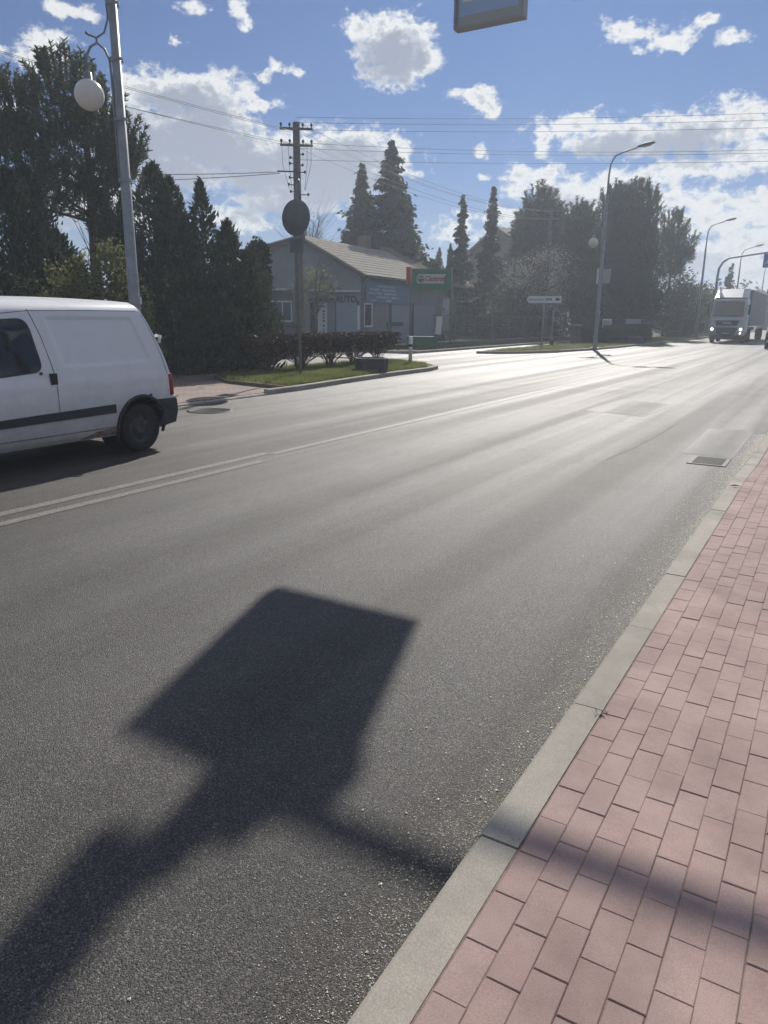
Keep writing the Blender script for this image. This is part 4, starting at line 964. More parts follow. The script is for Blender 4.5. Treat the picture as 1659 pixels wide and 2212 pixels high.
def spruce_tree(loc, H, Rr, label, seed=1, tiers=24, nb=9, mat='spruce', kind='spruce_tree', dens=1.0, group=None, droop=.35, top=.04, skirt=0.03):
    r = tree_root(kind, loc, label, group=group); rg = np.random.default_rng(seed)
    b = MB(); b.tube([(0, 0, 0), (0, 0, H * .5), (0, 0, H)], [.02 * H, .012 * H, .01], 8); b.build('trunk', M['bark'], r)
    VV = []; lb = MB()
    for i in range(tiers):
        t = i / (tiers - 1); z = H * (skirt + (1 - skirt) * t) ; rad = Rr * ((1 - t) ** .9 + top) * rg.uniform(.7, 1.2)
        zt = z
        for k in range(nb):
            z = zt + H / tiers * rg.uniform(-.55, .55); a = rg.uniform(0, 2 * PI); L_ = rad * rg.uniform(.65, 1.2); ns = max(5, int(26 * dens * L_ / Rr) + 5)
            s = np.linspace(.08, 1, ns); up = .25 * (1 if t > .75 else 0)
            x = np.cos(a) * L_ * s; y = np.sin(a) * L_ * s; zz = z - droop * L_ * s + .22 * L_ * s ** 3 + up * L_ * s + rg.normal(0, .02, ns)
            for rep in range(4):
                c = np.c_[x, y, zz] + rg.normal(0, .06 + .05 * L_, (ns, 3)) * np.array([1, 1, .8])
                side = (rep - 1.5) * .7
                ax = np.c_[np.cos(a + side) * np.ones(ns), np.sin(a + side) * np.ones(ns), -.25 - .5 * rg.random(ns)]
                VV.append(quads(c, H * .030 * (.7 + .8 * rg.random(ns)) * (1.15 - .5 * t), .48, seed=seed * 97 + i * 13 + k, ax=ax))
            if k < 5 and t < .9: lb.tube([(0, 0, z), (x[-1] * .85, y[-1] * .85, zz[int(ns * .8)])], [.012 * H * (1 - t) + .01, .006], 4, caps=False)
    lb.build('limbs', M['bark'], r)
    foliage('crown', np.concatenate(VV), M[mat], r); return r

def thuja_tree(loc, cones, label, n=9000, seed=1, mat='thuja', leaf=.16, kind='thuja_tree', group=None, cat='tree', base=.0):
    """cones: (x,y,z0,h,r) flame-shaped bodies"""
    r = tree_root(kind, loc, label, cat=cat, group=group); rg = np.random.default_rng(seed)
    b = MB()
    for (x, y, z0, h, rr) in cones[:3]: b.tube([(x * .3, y * .3, 0), (x, y, z0 + h * .3), (x, y, z0 + h * .92)], [.09, .06, .01], 6)
    b.build('trunk', M['bark'], r)
    w = np.array([c[3] * c[4] for c in cones]); w = w / w.sum(); VV = []
    for ci, (x, y, z0, h, rr) in enumerate(cones):
        k = int(n * w[ci]); t = rg.random(k) ** 1.15; prof = rr * np.clip(1.18 * (1 - t) ** .62, .03, 1) * (.55 + .45 * np.minimum(1, t * 6))
        a = rg.uniform(0, 2 * PI, k)
        prof = prof * (1 + .17 * np.sin(a * 5 + t * 9 + ci) + .20 * np.sin(a * 3 - t * 19 + 2 * ci) + .17 * np.sin(t * 43 + a * 2 + ci)) * np.where(rg.random(k) < .10, 1.3, 1)
        q = prof * (1 - .5 * rg.random(k) ** 2)
        c = np.c_[x + np.cos(a) * q, y + np.sin(a) * q, z0 + h * t + rg.normal(0, .05, k)]
        g = np.sin(c[:, 0] * 6 + 2 * np.sin(c[:, 2] * 4)) * np.sin(c[:, 1] * 6 + ci) * np.sin(c[:, 2] * 4.3)
        kp = rg.random(k) < .72 + .5 * g; c = c[kp]; a = a[kp]
        ax = np.c_[np.cos(a) * .55, np.sin(a) * .55, np.ones(len(a)) * .8]
        VV.append(quads(c, leaf * rg.uniform(.6, 1.5, len(c)), .42, seed=seed + ci * 7, ax=ax))
    foliage('crown', np.concatenate(VV), M[mat], r); return r

def leafy_tree(loc, H, lobes, label, n=9000, leaf=.11, mat='leafd', seed=1, r0=.10, kind='leafy_tree', limbs=10, cat='tree', group=None, up=.0, shell=.75, stems=1, aspect=.6):
    r = tree_root(kind, loc, label, cat=cat, group=group); rg = np.random.default_rng(seed)
    b = MB()
    for s in range(stems):
        ox, oy = (0, 0) if stems == 1 else (rg.normal() * .12, rg.normal() * .12)
        b.tube([(ox, oy, 0), (ox * 2 + .05, oy * 2, H * .3), (ox * 3, oy * 3 + .04, H * .6), (ox * 4, oy * 4, H * .85)], [r0, r0 * .8, r0 * .5, r0 * .15], 7)
    b.build('trunk', M['bark'], r)
    lb = MB()
    for i in range(limbs):
        l = lobes[i % len(lobes)]; t = rg.uniform(.25, .7); s = Vector((0, 0, H * t)); e = Vector((l[0] + rg.normal() * l[3] * .6, l[1] + rg.normal() * l[4] * .6, l[2] + rg.normal() * l[5] * .5)); md = (s + e) / 2 + Vector((0, 0, .1))
        lb.tube([s, md, e], [r0 * .4, r0 * .25, .008], 5, caps=False)
        for j in range(5):
            e2 = e + Vector((rg.normal() * .4, rg.normal() * .4, abs(rg.normal()) * .4)) * (H / 5); lb.tube([md.lerp(e, .3 + .12 * j), e2], [.012, .004], 4, caps=False)
    if limbs: lb.build('limbs', M['bark'], r)
    P, d = lobe_pts(lobes, n, seed, shell)
    foliage('crown', quads(P, leaf * rg.uniform(.6, 1.4, len(P)), aspect, up=up, seed=seed + 1), M[mat], r); return r

# ------------------------------------------------------------------ left-hand garden trees
pine_tree((-19.7, 15.4, .08), 8.3, [(-.9, -.9, 5.4, 1.5, 1.4, 1.2), (0, 0, 6.5, 1.4, 1.3, 1.3), (.5, .4, 6.0, 1.1, 1.1, 1.0), (-.1, -.1, 7.5, .85, .85, .8), (.95, .8, 5.75, .5, .55, .5), (.85, .7, 5.2, .5, .55, .4), (-1.6, -1.3, 6.0, 1.1, 1.1, .9), (-.4, -.4, 4.8, 1.1, 1.1, .5), (.6, .5, 4.4, .55, .6, .35), (.5, .5, 3.6, .5, .5, .4), (-1.2, -1.0, 7.1, .6, .6, .5)],
          'tall bushy pine with upright needle tufts towering behind the globe lamp', n=1700, seed=2, r0=.2, shoots=360, lean=(.3, .25))
thuja_tree((-17.6, 11.6, .08), [(0, 0, 0, 4.9, 1.5), (-.9, -1.2, 0, 4.3, 1.3), (.5, .9, 0, 3.6, 1.1), (-.3, 2.0, 0, 3.0, 1.0), (-1.2, 1.4, 0, 5.3, 1.0)], 'wide dark evergreen mass filling the left edge above the van', n=44000, seed=3, leaf=.15)
leafy_tree((-15.3, 12.3, .08), 3.5, [(0, 0, 2.4, .75, .75, .8), (.45, .5, 1.7, .55, .55, .9), (-.6, -.6, 2.0, .75, .75, .8), (.1, .2, 3.0, .45, .45, .4), (-1.2, -1.1, 1.7, .6, .6, .8)], 'yellow green budding bush between the pine and the lamp post above the van roof', n=9000, leaf=.09, mat='willow', seed=4, kind='budding_bush', r0=.04, stems=5, cat='bush')
thuja_tree((-16.1, 15.6, .08), [(-.35, -.4, .0, 5.5, 1.25), (.40, .55, .0, 5.2, .72), (-.95, -1.0, 0, 4.3, .85), (.75, 1.2, 0, 4.2, .95), (1.0, 1.7, 0, 3.4, .95), (0, 0, 0, 4.4, 1.5), (-.1, -.1, .6, 4.6, .95)], 'dense dark thuja with two pointed tips between the lamp post and the workshop', n=52000, seed=5, leaf=.14)
thuja_tree((-17.5, 19.2, .08), [(0, 0, 0, 4.4, .75), (.3, .9, 0, 3.5, .7)], 'smaller pointed thuja just right of the twin-tipped one', n=16000, seed=6, leaf=.13)
leafy_tree((-18.0, 21.2, .08), 4.3, [(0, 0, 3.7, .42, .42, .55), (-.1, .1, 2.9, .5, .5, .6), (-.45, -.5, 1.6, .55, .55, .8)], 'loose dark evergreen bush in front of the left corner of the workshop', n=15000, leaf=.12, seed=7, mat='thuja', kind='evergreen_bush', cat='bush')
leafy_tree((-16.9, 17.6, .08), 1.7, [(0, 0, .9, .8, .8, .8), (-.3, 1.2, .8, .7, .8, .7)], 'low dark bush under the thujas by the paved path', n=6000, leaf=.09, seed=8, mat='thuja', kind='low_bush', r0=.03, cat='bush')
leafy_tree((-15.2, 12.6, .08), 1.5, [(0, 0, .8, .45, .5, .7), (.1, .8, .7, .4, .5, .6)], 'tuft of dry yellowish shoots beside the rear of the van', n=2600, leaf=.14, seed=9, mat='willow', kind='dry_shrub', r0=.02, up=1.6, cat='shrub', aspect=.18)

# garden fence under the trees: posts, rails, pickets as parts
def fence(p0, p1, h, bay, label, mat, pickets=.12, footing=0, rails=(.15, .9), name='garden_fence', panel=None, z=.08, cat='fence'):
    a = Vector((*p0, z)); b_ = Vector((*p1, z)); d = b_ - a; L_ = d.length; d.normalize(); ang = math.atan2(d.y, d.x)
    r = empty(name, a, ang, label, cat); nbay = max(1, round(L_ / bay)); bay = L_ / nbay
    pm = MB(); pm.box((0, 0, h / 2 + .03), (.06, .06, h + .06)); pme_ = pm.mesh('post'); pme_.materials.append(mat)
    for i in range(nbay + 1): link('post', pme_, r, (i * bay, 0, footing))
    for rz in rails:
        rm = MB(); rm.box((L_ / 2, 0, h * rz + footing), (L_, .03, .04)); rm.build('rail', mat, r)
    if pickets:
        km = MB(); km.box((0, 0, h / 2), (.018, .018, h)); kme = km.mesh('picket'); kme.materials.append(mat)
        n_ = int(L_ / pickets)
        for i in range(n_):
            link('picket', kme, r, ((i + .5) * L_ / n_, 0, footing))
    if panel:
        for i in range(nbay):
            q = MB(); nx = int(bay / .1)
            for k in range(nx + 1): q.box((i * bay + .03 + (bay - .06) * k / nx, .0, footing + h / 2), (.006, .006, h * .96))
            for k in range(int(h / .2) + 1): q.box((i * bay + bay / 2, 0, footing + .02 + k * .2 * .96), (bay - .06, .008, .008))
            q.build('mesh_panel', mat, r)
    if footing:
        q = MB(); q.box((L_ / 2, 0, footing / 2), (L_, .16, footing)); q.build('footing', M['footing'], r)
    return r
fence((-17.2, 9.5), (-18.0, 17.5), 1.35, 2.0, 'dark iron picket fence below the thujas left of the path', M['fencedark'])
fence((-18.0, 17.5), (-18.7, 24.6), 1.35, 2.4, 'dark iron picket gate and fence behind the clipped hedge', M['fencedark'], name='gate_fence')
fence((-20.9, 40.5), (-19.6, 58.0), 1.55, 2.4, 'green grey wire fence on a low footing along the far pavement', M['fence'], pickets=0, footing=.18, rails=(.98,), panel=True, name='wire_fence', z=.1)
# low pale bench and a table-like board seen through the garden
bd = MB(); bd.box((0, 0, 0), (1.9, .05, .07)); o = bd.build('gate_rail', M['tin']); o.location = (-18.3, 20.8, 1.55); o.rotation_euler = (0, 0, R(96)); tag(o, 'thin pale rail lying along the top of the dark gate', 'rail')

# ------------------------------------------------------------------ clipped hedge shrubs on the island
def hedge_shrub(loc, w, dpt, label, seed, h=1.07, z0=.42):
    r = empty('hedge_shrub', loc, R(82), label, 'hedge', 'clipped shrubs in a row on the island'); rg = np.random.default_rng(seed)
    st = MB()
    for i in range(26):
        a = rg.uniform(0, 2 * PI); q = rg.uniform(.3, 1); e = (math.cos(a) * w * .46 * q, math.sin(a) * dpt * .45 * q, z0 + rg.uniform(0, .3))
        b0 = (math.cos(a) * .07, math.sin(a) * .07, 0); md = (e[0] * .42, e[1] * .42, z0 * .62)
        st.tube([b0, md, e], [.016, .011, .006], 5, caps=False)
        for k in range(3):
            st.tube([md, (e[0] + rg.normal() * .12, e[1] + rg.normal() * .12, e[2] + rg.uniform(0, .2))], [.007, .003], 4, caps=False)
    st.build('stems', M['bark'], r)
    n = 6500; c = np.c_[rg.uniform(-w / 2, w / 2, n), rg.uniform(-dpt / 2, dpt / 2, n), z0 + (h - z0) * rg.random(n) ** .8]
    # thin out below and round the corners
    keep = (rg.random(n) < .35 + (c[:, 2] - z0) / (h - z0)) & ((np.abs(c[:, 0]) / (w / 2)) ** 4 + (np.abs(c[:, 2] - (h + z0) / 2 - .08) / ((h - z0) / 2 + .08)) ** 5 < 1.15)
    c = c[keep]; c[:, 2] += rg.normal(0, .02, len(c))
    foliage('twigs', quads(c, rg.uniform(.05, .12, len(c)), .35, up=.5, seed=seed + 5), M['hedge'], r)
    return r
hl = ['first clipped red brown shrub, at the left end of the island hedge', 'second clipped shrub from the left, behind the round sign post', 'middle clipped shrub of the five in the island hedge', 'fourth clipped shrub, left of the concrete planter', 'last clipped shrub, behind the concrete planter']
for i, (hy, ww) in enumerate(((16.7, 1.75), (18.3, 1.8), (19.9, 1.75), (21.4, 1.7), (22.9, 1.7))):
    hedge_shrub((-13.95 - .04 * i, hy, .11), ww, .95, hl[i], 40 + i)

# ------------------------------------------------------------------ workshop building
P0 = Vector((-24.384, 37.821, 0)); aG = R(-96); aS = R(-6)
gd = Vector((math.sin(aG), math.cos(aG), 0)); sd = Vector((math.sin(aS), math.cos(aS), 0))
ws = empty('workshop_building', P0, 0, 'single storey grey workshop with shallow pale roof and blue banner by the side street', 'building')
def G(u, z, off=0): return gd * u + Vector((0, 0, z)) - sd * off           # gable face, off = towards the street
def Sd(v, z, off=0): return sd * v + Vector((0, 0, z)) - gd * off          # long side
b = MB(); W = 9.2; Ls = 12.0
prof = [(0, 0), (0, 4.05), (3.96, 6.15), (9.2, 5.2), (9.2, 0)]
A = [G(u, z) for u, z in prof]; B = [p + sd * Ls for p in A]
b.add(A + B, [tuple(range(5)), tuple(reversed(range(5, 10)))] + [(i, (i + 1) % 5, 5 + (i + 1) % 5, 5 + i) for i in (0, 3, 4)])
b.build('wall', M['plaster'], ws)
def slopeplate(b, a0, a1, v0, v1, th=.12):
    """a0,a1 = (u,z) eave/ridge; v range along the side"""
    P = [G(a0[0], a0[1]) + sd * v0, G(a1[0], a1[1]) + sd * v0, G(a1[0], a1[1]) + sd * v1, G(a0[0], a0[1]) + sd * v1]
    b.add([p for p in P] + [p - Vector((0, 0, th)) for p in P], [(0, 1, 2, 3), (7, 6, 5, 4), (0, 4, 5, 1), (1, 5, 6, 2), (2, 6, 7, 3), (3, 7, 4, 0)])
def corrugated(b, a0, a1, v0, v1, n, th=.03):
    for i in range(n):
        w0 = v0 + (v1 - v0) * i / n; w1 = v0 + (v1 - v0) * (i + 1) / n - .02
        P = [G(a0[0], a0[1]) + sd * w0, G(a1[0], a1[1]) + sd * w0, G(a1[0], a1[1]) + sd * w1, G(a0[0], a0[1]) + sd * w1]
        b.add([p for p in P] + [p - Vector((0, 0, th)) for p in P], [(0, 1, 2, 3), (7, 6, 5, 4), (0, 4, 5, 1), (1, 5, 6, 2), (2, 6, 7, 3), (3, 7, 4, 0)])
b = MB(); slopeplate(b, (-.55, 3.98), (3.96, 6.30), -.45, Ls * .99, .10); rf = b.build('roof', M['roofgrey'], ws)
b = MB(); slopeplate(b, (3.97, 6.30), (9.9, 5.16), -.45, Ls * .99, .10); b.build('roof', M['roofgrey'], ws)
for i in range(12):   # roofing sheets lapped over each other
    b = MB(); k = i / 12; u0, u1 = -.57 + 4.5 * k, -.57 + 4.5 * (k + 1 / 12) - .02
    z0_, z1_ = 3.99 + 2.32 * k + .015, 3.99 + 2.32 * (k + 1 / 12) + .002
    slopeplate(b, (u0, z0_ + .02), (u1, z1_ + .005), -.47, Ls, .018); b.build('roof_sheet', M['roofgrey'], rf)
b = MB()
for (a0, a1) in (((-.57, 3.9), (3.96, 6.22)), ((3.96, 6.22), (9.9, 5.08))):
    P = [G(a0[0], a0[1], .46), G(a1[0], a1[1], .46), G(a1[0], a1[1] - .16, .46), G(a0[0], a0[1] - .16, .46)]
    b.add(P + [p - sd * .04 for p in P], [(0, 1, 2, 3), (7, 6, 5, 4), (0, 4, 5, 1), (1, 5, 6, 2), (2, 6, 7, 3), (3, 7, 4, 0)])
b.build('bargeboard', M['roofedge'], ws)
b = MB(); b.tube([Sd(-.4, 3.9, .56), Sd(Ls, 3.9, .56)], .07, 8); b.build('gutter', M['roofedge'], ws)
b = MB(); b.tube([Sd(.06, 3.85, .5), Sd(.06, 3.6, .12), Sd(.06, .1, .12)], .05, 8); b.build('drainpipe', M['galv'], ws)
ch = MB(); q = G(4.1, 6.15) + sd * 8.6; ch.box((q.x, q.y, 6.6), (.7, .7, 1.0), -aS); ch.build('chimney', M['roofbrown'], rf)
# gable: cladding boards above the canopy line
def gbox(name, u0, u1, z0, z1, mat, d=.06, parent=ws, base=0.0):
    b = MB(); P = [G(u0, z0, base + d), G(u1, z0, base + d), G(u1, z1, base + d), G(u0, z1, base + d)]; Q = [p + sd * d for p in P]
    b.add(P + Q, [(0, 1, 2, 3), (7, 6, 5, 4), (0, 4, 5, 1), (1, 5, 6, 2), (2, 6, 7, 3), (3, 7, 4, 0)]); return b.build(name, mat, parent)
def sbox(name, v0, v1, z0, z1, mat, d=.06, parent=ws, base=0.0):
    b = MB(); P = [Sd(v0, z0, base + d), Sd(v1, z0, base + d), Sd(v1, z1, base + d), Sd(v0, z1, base + d)]; Q = [p + gd * d for p in P]
    b.add(P + Q, [(0, 1, 2, 3), (7, 6, 5, 4), (0, 4, 5, 1), (1, 5, 6, 2), (2, 6, 7, 3), (3, 7, 4, 0)]); return b.build(name, mat, parent)
gbox('canopy', 4.6, 7.5, 3.2, 3.30, M['tin'], .5)
gbox('canopy', 2.45, 3.3, 3.16, 3.24, M['tin'], .35)
gbox('canopy', .0, 2.0, 3.08, 3.17, M['tin'], .35)
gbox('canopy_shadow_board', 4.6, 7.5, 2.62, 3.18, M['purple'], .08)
gbox('pier', 3.45, 4.6, 0, 3.1, M['beige'], .10)
gbox('side_wall_panel', 7.5, 9.15, 0, 2.7, M['beige'], .07)
gbox('shop_front', 4.7, 7.45, .1, 2.56, M['purple'], .05)
fr = gbox('window', 4.75, 7.42, 1.42, 2.54, M['glass'], .03, base=.05)
for u in (4.73, 5.37, 6.28, 7.40): gbox('mullion', u - .035, u + .035, 1.40, 2.56, M['whitepaint'], .05, fr, base=.06)
gbox('top_rail', 4.73, 7.42, 2.50, 2.57, M['whitepaint'], .05, fr, base=.06)
gbox('sill', 4.70, 6.12, 1.33, 1.41, M['whitepaint'], .14, fr, base=.06)
gbox('shop_base', 4.7, 6.1, .1, 1.32, M['plaster'], .05, base=.06)
gbox('doorway', 3.05, 3.42, 0, 2.46, M['darkdoor'], .03)
gbox('lintel', 1.9, 3.45, 2.56, 2.72, M['roofedge'], .25)
sb = gbox('sign_board', 2.27, 3.05, .35, 2.5, M['signwhite'], .06)
# board print: too far to read, dark strokes in the same places
for k, z_ in enumerate((1.98, 1.80, 1.62, 1.42, 1.13)):
    gbox('board_mark', 2.42, 2.56, z_ - .05, z_ + .05, M['letter'], .012, sb, base=.062)
gbox('board_mark', 2.46, 2.52, .5, .95, M['letter'], .012, sb, base=.062)
gbox('board_mark', 2.38, 2.98, 2.22, 2.30, M['letter'], .012, sb, base=.062)
gt = gbox('garage_gate', .05, 1.68, 0, 2.95, M['bluegate'], .05)
gbox('gate_edge', 1.64, 1.72, 0, 2.55, M['letter'], .03, gt, base=.05)
text_mesh('lettering', 'AUTO', .50, M['letter'], gt, facing(G(.95, 2.65, .075), -gd), depth=.008, bold=.03)
gbox('small_picture', .08, .26, 2.35, 2.6, M['letter'], .02, gt, base=.05)
w2 = gbox('narrow_window', .06, .20, .95, 2.3, M['whitepaint'], .03, gt, base=.05)
# long side
ban = empty('banner', P0 + Sd(3.4, 3.2, .16), 0, 'faded blue advertising banner with pale lines of print under the workshop eave', 'banner')
def bbox(name, v0, v1, z0, z1, mat, d, parent, base=0):
    b = MB(); o_ = Sd(3.4, 3.2, .16)
    P = [Sd(v0, z0, .16 + base + d) - o_, Sd(v1, z0, .16 + base + d) - o_, Sd(v1, z1, .16 + base + d) - o_, Sd(v0, z1, .16 + base + d) - o_]; Q = [p + gd * d for p in P]
    b.add(P + Q, [(0, 1, 2, 3), (7, 6, 5, 4), (0, 4, 5, 1), (1, 5, 6, 2), (2, 6, 7, 3), (3, 7, 4, 0)]); return b.build(name, mat, parent)
bbox('cloth', .25, 6.5, 2.5, 3.72, M['banner'], .03, ban)
for (v0, v1, z_) in ((1.9, 3.3, 3.48), (3.4, 4.6, 3.48), (.8, 2.1, 3.26), (2.4, 4.6, 3.26), (.6, 1.5, 3.06), (1.7, 2.5, 3.06), (2.8, 4.6, 3.06), (1.7, 3.5, 2.84), (3.8, 4.8, 2.84), (.9, 1.7, 2.64), (3.1, 3.8, 2.64)):
    v = v0
    while v < v1 - .05:
        ww = rnd.uniform(.07, .14); hh_ = rnd.choice((.05, .06, .075)); bbox('print_mark', v, min(v1, v + ww), z_ - hh_, z_ + hh_, M['bannertext'], .004, ban, base=.032); v += ww + .035
wn = sbox('window', .3, 1.35, 1.15, 2.42, M['glass'], .03)
for (a0, a1, z0_, z1_) in ((.24, .34, 1.1, 2.47), (1.3, 1.4, 1.1, 2.47), (.34, 1.3, 2.38, 2.47), (.34, 1.3, 1.08, 1.17)): sbox('frame', a0, a1, z0_, z1_, M['whitepaint'], .05, wn, base=.032)
sbox('pilaster', 3.95, 4.25, 0, 2.5, M['roofedge'], .05)
sbox('lower_cladding', 4.3, 11.9, 0, 2.45, M['bluegate'], .03)
sbox('shelf_sign', 3.5, 6.0, 1.12, 1.36, M['darkmetal'], .1)
sbox('dark_doorway', 7.2, 7.9, 0, 2.6, M['darkdoor'], .05)
# red panel at the gable of the roof end
b = MB(); q = Sd(8.6, 3.9, .7); b.box((q.x, q.y, 3.85), (.1, 1.2, .9), -aS); b.build('red_panel', M['redc'], ws)
# second, brown-roofed building joined behind
P1 = P0 + sd * 12.3
w3 = empty('brown_roofed_building', P1, 0, 'lower building with brown hipped roof joined behind the workshop', 'building')
b = MB(); A = [gd * .5, gd * 9, gd * 9 + sd * 9, gd * .5 + sd * 9]; b.add([p for p in A] + [p + Vector((0, 0, 3.9)) for p in A], [(0, 1, 5, 4), (1, 2, 6, 5), (2, 3, 7, 6), (3, 0, 4, 7)]); b.build('wall', M['beige'], w3)
b = MB(); e0, e1 = -.2, 9.6; zE = 3.95; zr = 6.7
E = [gd * e0 - sd * .05, gd * e1 - sd * .05, gd * e1 + sd * 9.6, gd * e0 + sd * 9.6]; E = [p + Vector((0, 0, zE)) for p in E]
Rg = [gd * 4.4 + sd * -.05 + Vector((0, 0, zr)), gd * 4.4 + sd * 5.0 + Vector((0, 0, zr))]
b.add(E + Rg, [(0, 4, 5, 3), (3, 5, 2), (1, 2, 5, 4), (0, 1, 4), (0, 3, 2, 1)]); b.build('roof', M['roofbrown'], w3)
b = MB(); c = gd * .44 + sd * 3 + Vector((0, 0, 1.9)); b.box(c, (.1, 1.4, 2.4), -aS); b.build('pale_door', M['whitepaint'], w3)
b = MB(); c = gd * .44 + sd * 6.2 + Vector((0, 0, 1.7)); b.box(c, (.1, 1.6, 2.0), -aS); b.build('dark_window', M['darkdoor'], w3)
b = MB(); c = gd * .1 + sd * 6.2 + Vector((0, 0, 2.9)); b.box(c, (.9, 2.0, .06), -aS); b.build('awning', M['tin'], w3)

# ------------------------------------------------------------------ green oil-brand sign
cs = empty('castrol_sign', (-20.35, 38.95, 0), R(27), 'green billboard with white panel and red lettering on two posts before the workshop', 'sign')
cs.name = 'billboard_sign'
b = MB(); b.box((0, 0, 3.78), (2.22, .14, 1.16)); b.build('board', M['green'], cs)
for s in (-1, 1):
    b = MB(); b.tube([(s * 1.13, -.02, 3.15), (s * 1.13, -.02, 4.42)], .045, 8); b.build('edge_tube', M['galv'], cs)
    b = MB(); b.tube([(s * 1.16, .05, 0), (s * 1.16, .05, 3.2)], .05, 8); b.build('post', M['fence'], cs)
b = MB(); b.extr([(-.80, -.08, 3.55), (.68, -.08, 3.55), (.80, -.08, 4.06), (-.72, -.08, 4.06), (-.84, -.08, 3.9), (-.86, -.08, 3.7)], (0, .012, 0)); pn = b.build('white_panel', M['signwhite'], cs)
text_mesh('lettering', 'Castrol', .385, M['redc'], cs, facing((.14, -.10, 3.80), (1, 0, 0)), shear=.3, depth=.006, bold=.008)
b = MB(); b.lathe((-.62, -.09, 3.80), [(.001, -.012), (.19, -.012), (.19, .006)], 24, axis='y'); b.build('round_emblem', M['green'], cs)
b = MB(); b.box((-.60, -.108, 3.83), (.30, .008, .07)); b.build('emblem_bar', M['signwhite'], cs)
b = MB(); b.box((-.60, -.112, 3.795), (.24, .006, .045)); b.build('emblem_stripe', M['redc'], cs)
b = MB(); b.box((-1.32, -.02, 3.98), (.26, .1, .9)); b.build('red_end_panel', M['redc'], cs)
# white upright board and green trough below
o = MB(); o.box((0, 0, .5), (.34, .06, 1.0)); wb = o.build('upright_board', M['whitepaint']); wb.location = (-19.75, 38.75, .75); wb.rotation_euler = (0, R(4), R(27)); tag(wb, 'narrow white upright board hanging below the green billboard', 'notice board')
b = MB(); b.box((0, 0, -.4), (.05, .05, .85)); b.build('stake', M['fence'], wb)
gt_ = empty('green_trough', (-20.3, 37.9, .1), R(27), 'green trough on the shaded verge under the billboard', 'trough')
b = MB(); b.rbox((0, 0, .30), (1.75, .55, .42), .05); b.build('body', M['green'], gt_)
b = MB(); b.box((0, 0, .52), (1.82, .6, .04)); b.build('rim', M['green'], gt_)
for s in (-.7, .7):
    b = MB(); b.box((s, 0, .05), (.08, .4, .1)); b.build('foot', M['fence'], gt_)
# parked car-like dark shape behind trough kept as tyre rack
ty = empty('tyre_stack', (-21.6, 42.2, .1), 0, 'dark tyres leaning in a pile by the workshop wall behind the trough', 'tyres')
for i, (x, y_, z_, rx) in enumerate(((0, 0, .33, .2), (.1, .5, .33, -.15), (.05, .25, .85, .05))):
    b = MB(); b.lathe((0, 0, 0), [(.2, .1), (.3, .11), (.34, .06), (.34, -.06), (.3, -.11), (.2, -.1), (.2, .1)], 20, axis='x'); t_ = b.build('tyre', M['tyre'], ty); t_.location = (x, y_, z_); t_.rotation_euler = (0, rx, .1)

# ------------------------------------------------------------------ white direction sign
ds = empty('direction_sign', (-14.35, 41.0, .1), R(20), 'white arrow-shaped direction board on a thin post on the far verge', 'direction sign')
b = MB(); b.tube([(0, 0, 0), (0, 0, 2.55)], .035, 8); b.build('post', M['galv'], ds)
b = MB(); b.extr([(-.98, -.05, 2.60), (-.86, -.05, 2.42), (.93, -.05, 2.42), (.93, -.05, 2.80), (-.86, -.05, 2.80)], (0, .03, 0)); b.build('board', M['whitepaint'], ds)
mkb = MB()
x = -.80
for ln in (.05,) * 9: mkb.box((x, -.053, 2.60 + rnd.uniform(-.01, .012)), (.045, .004, rnd.choice((.06, .07, .10)))); x += .085
x = .10
for k in range(4): mkb.box((x, -.053, 2.62), (.05, .004, .12)); x += .09
mkb.build('print', M['letter'], ds)
cp = MB(); cp.extr([(.58, -.054, 2.56), (.84, -.054, 2.56), (.84, -.054, 2.63), (.79, -.054, 2.64), (.76, -.054, 2.70), (.65, -.054, 2.70), (.62, -.054, 2.64), (.58, -.054, 2.63)], (0, .003, 0)); cp.build('car_pictogram', M['letter'], ds)
p3 = empty('thin_post', (-15.0, 44.6, .1), 0, 'thin bare post behind the direction sign', 'post')
b = MB(); b.tube([(0, 0, 0), (0, 0, 2.1)], .04, 8); b.build('shaft', M['galv'], p3); b = MB(); b.tube([(0, 0, 0), (0, 0, .4)], .12, 10); b.build('sleeve', M['darkmetal'], p3)

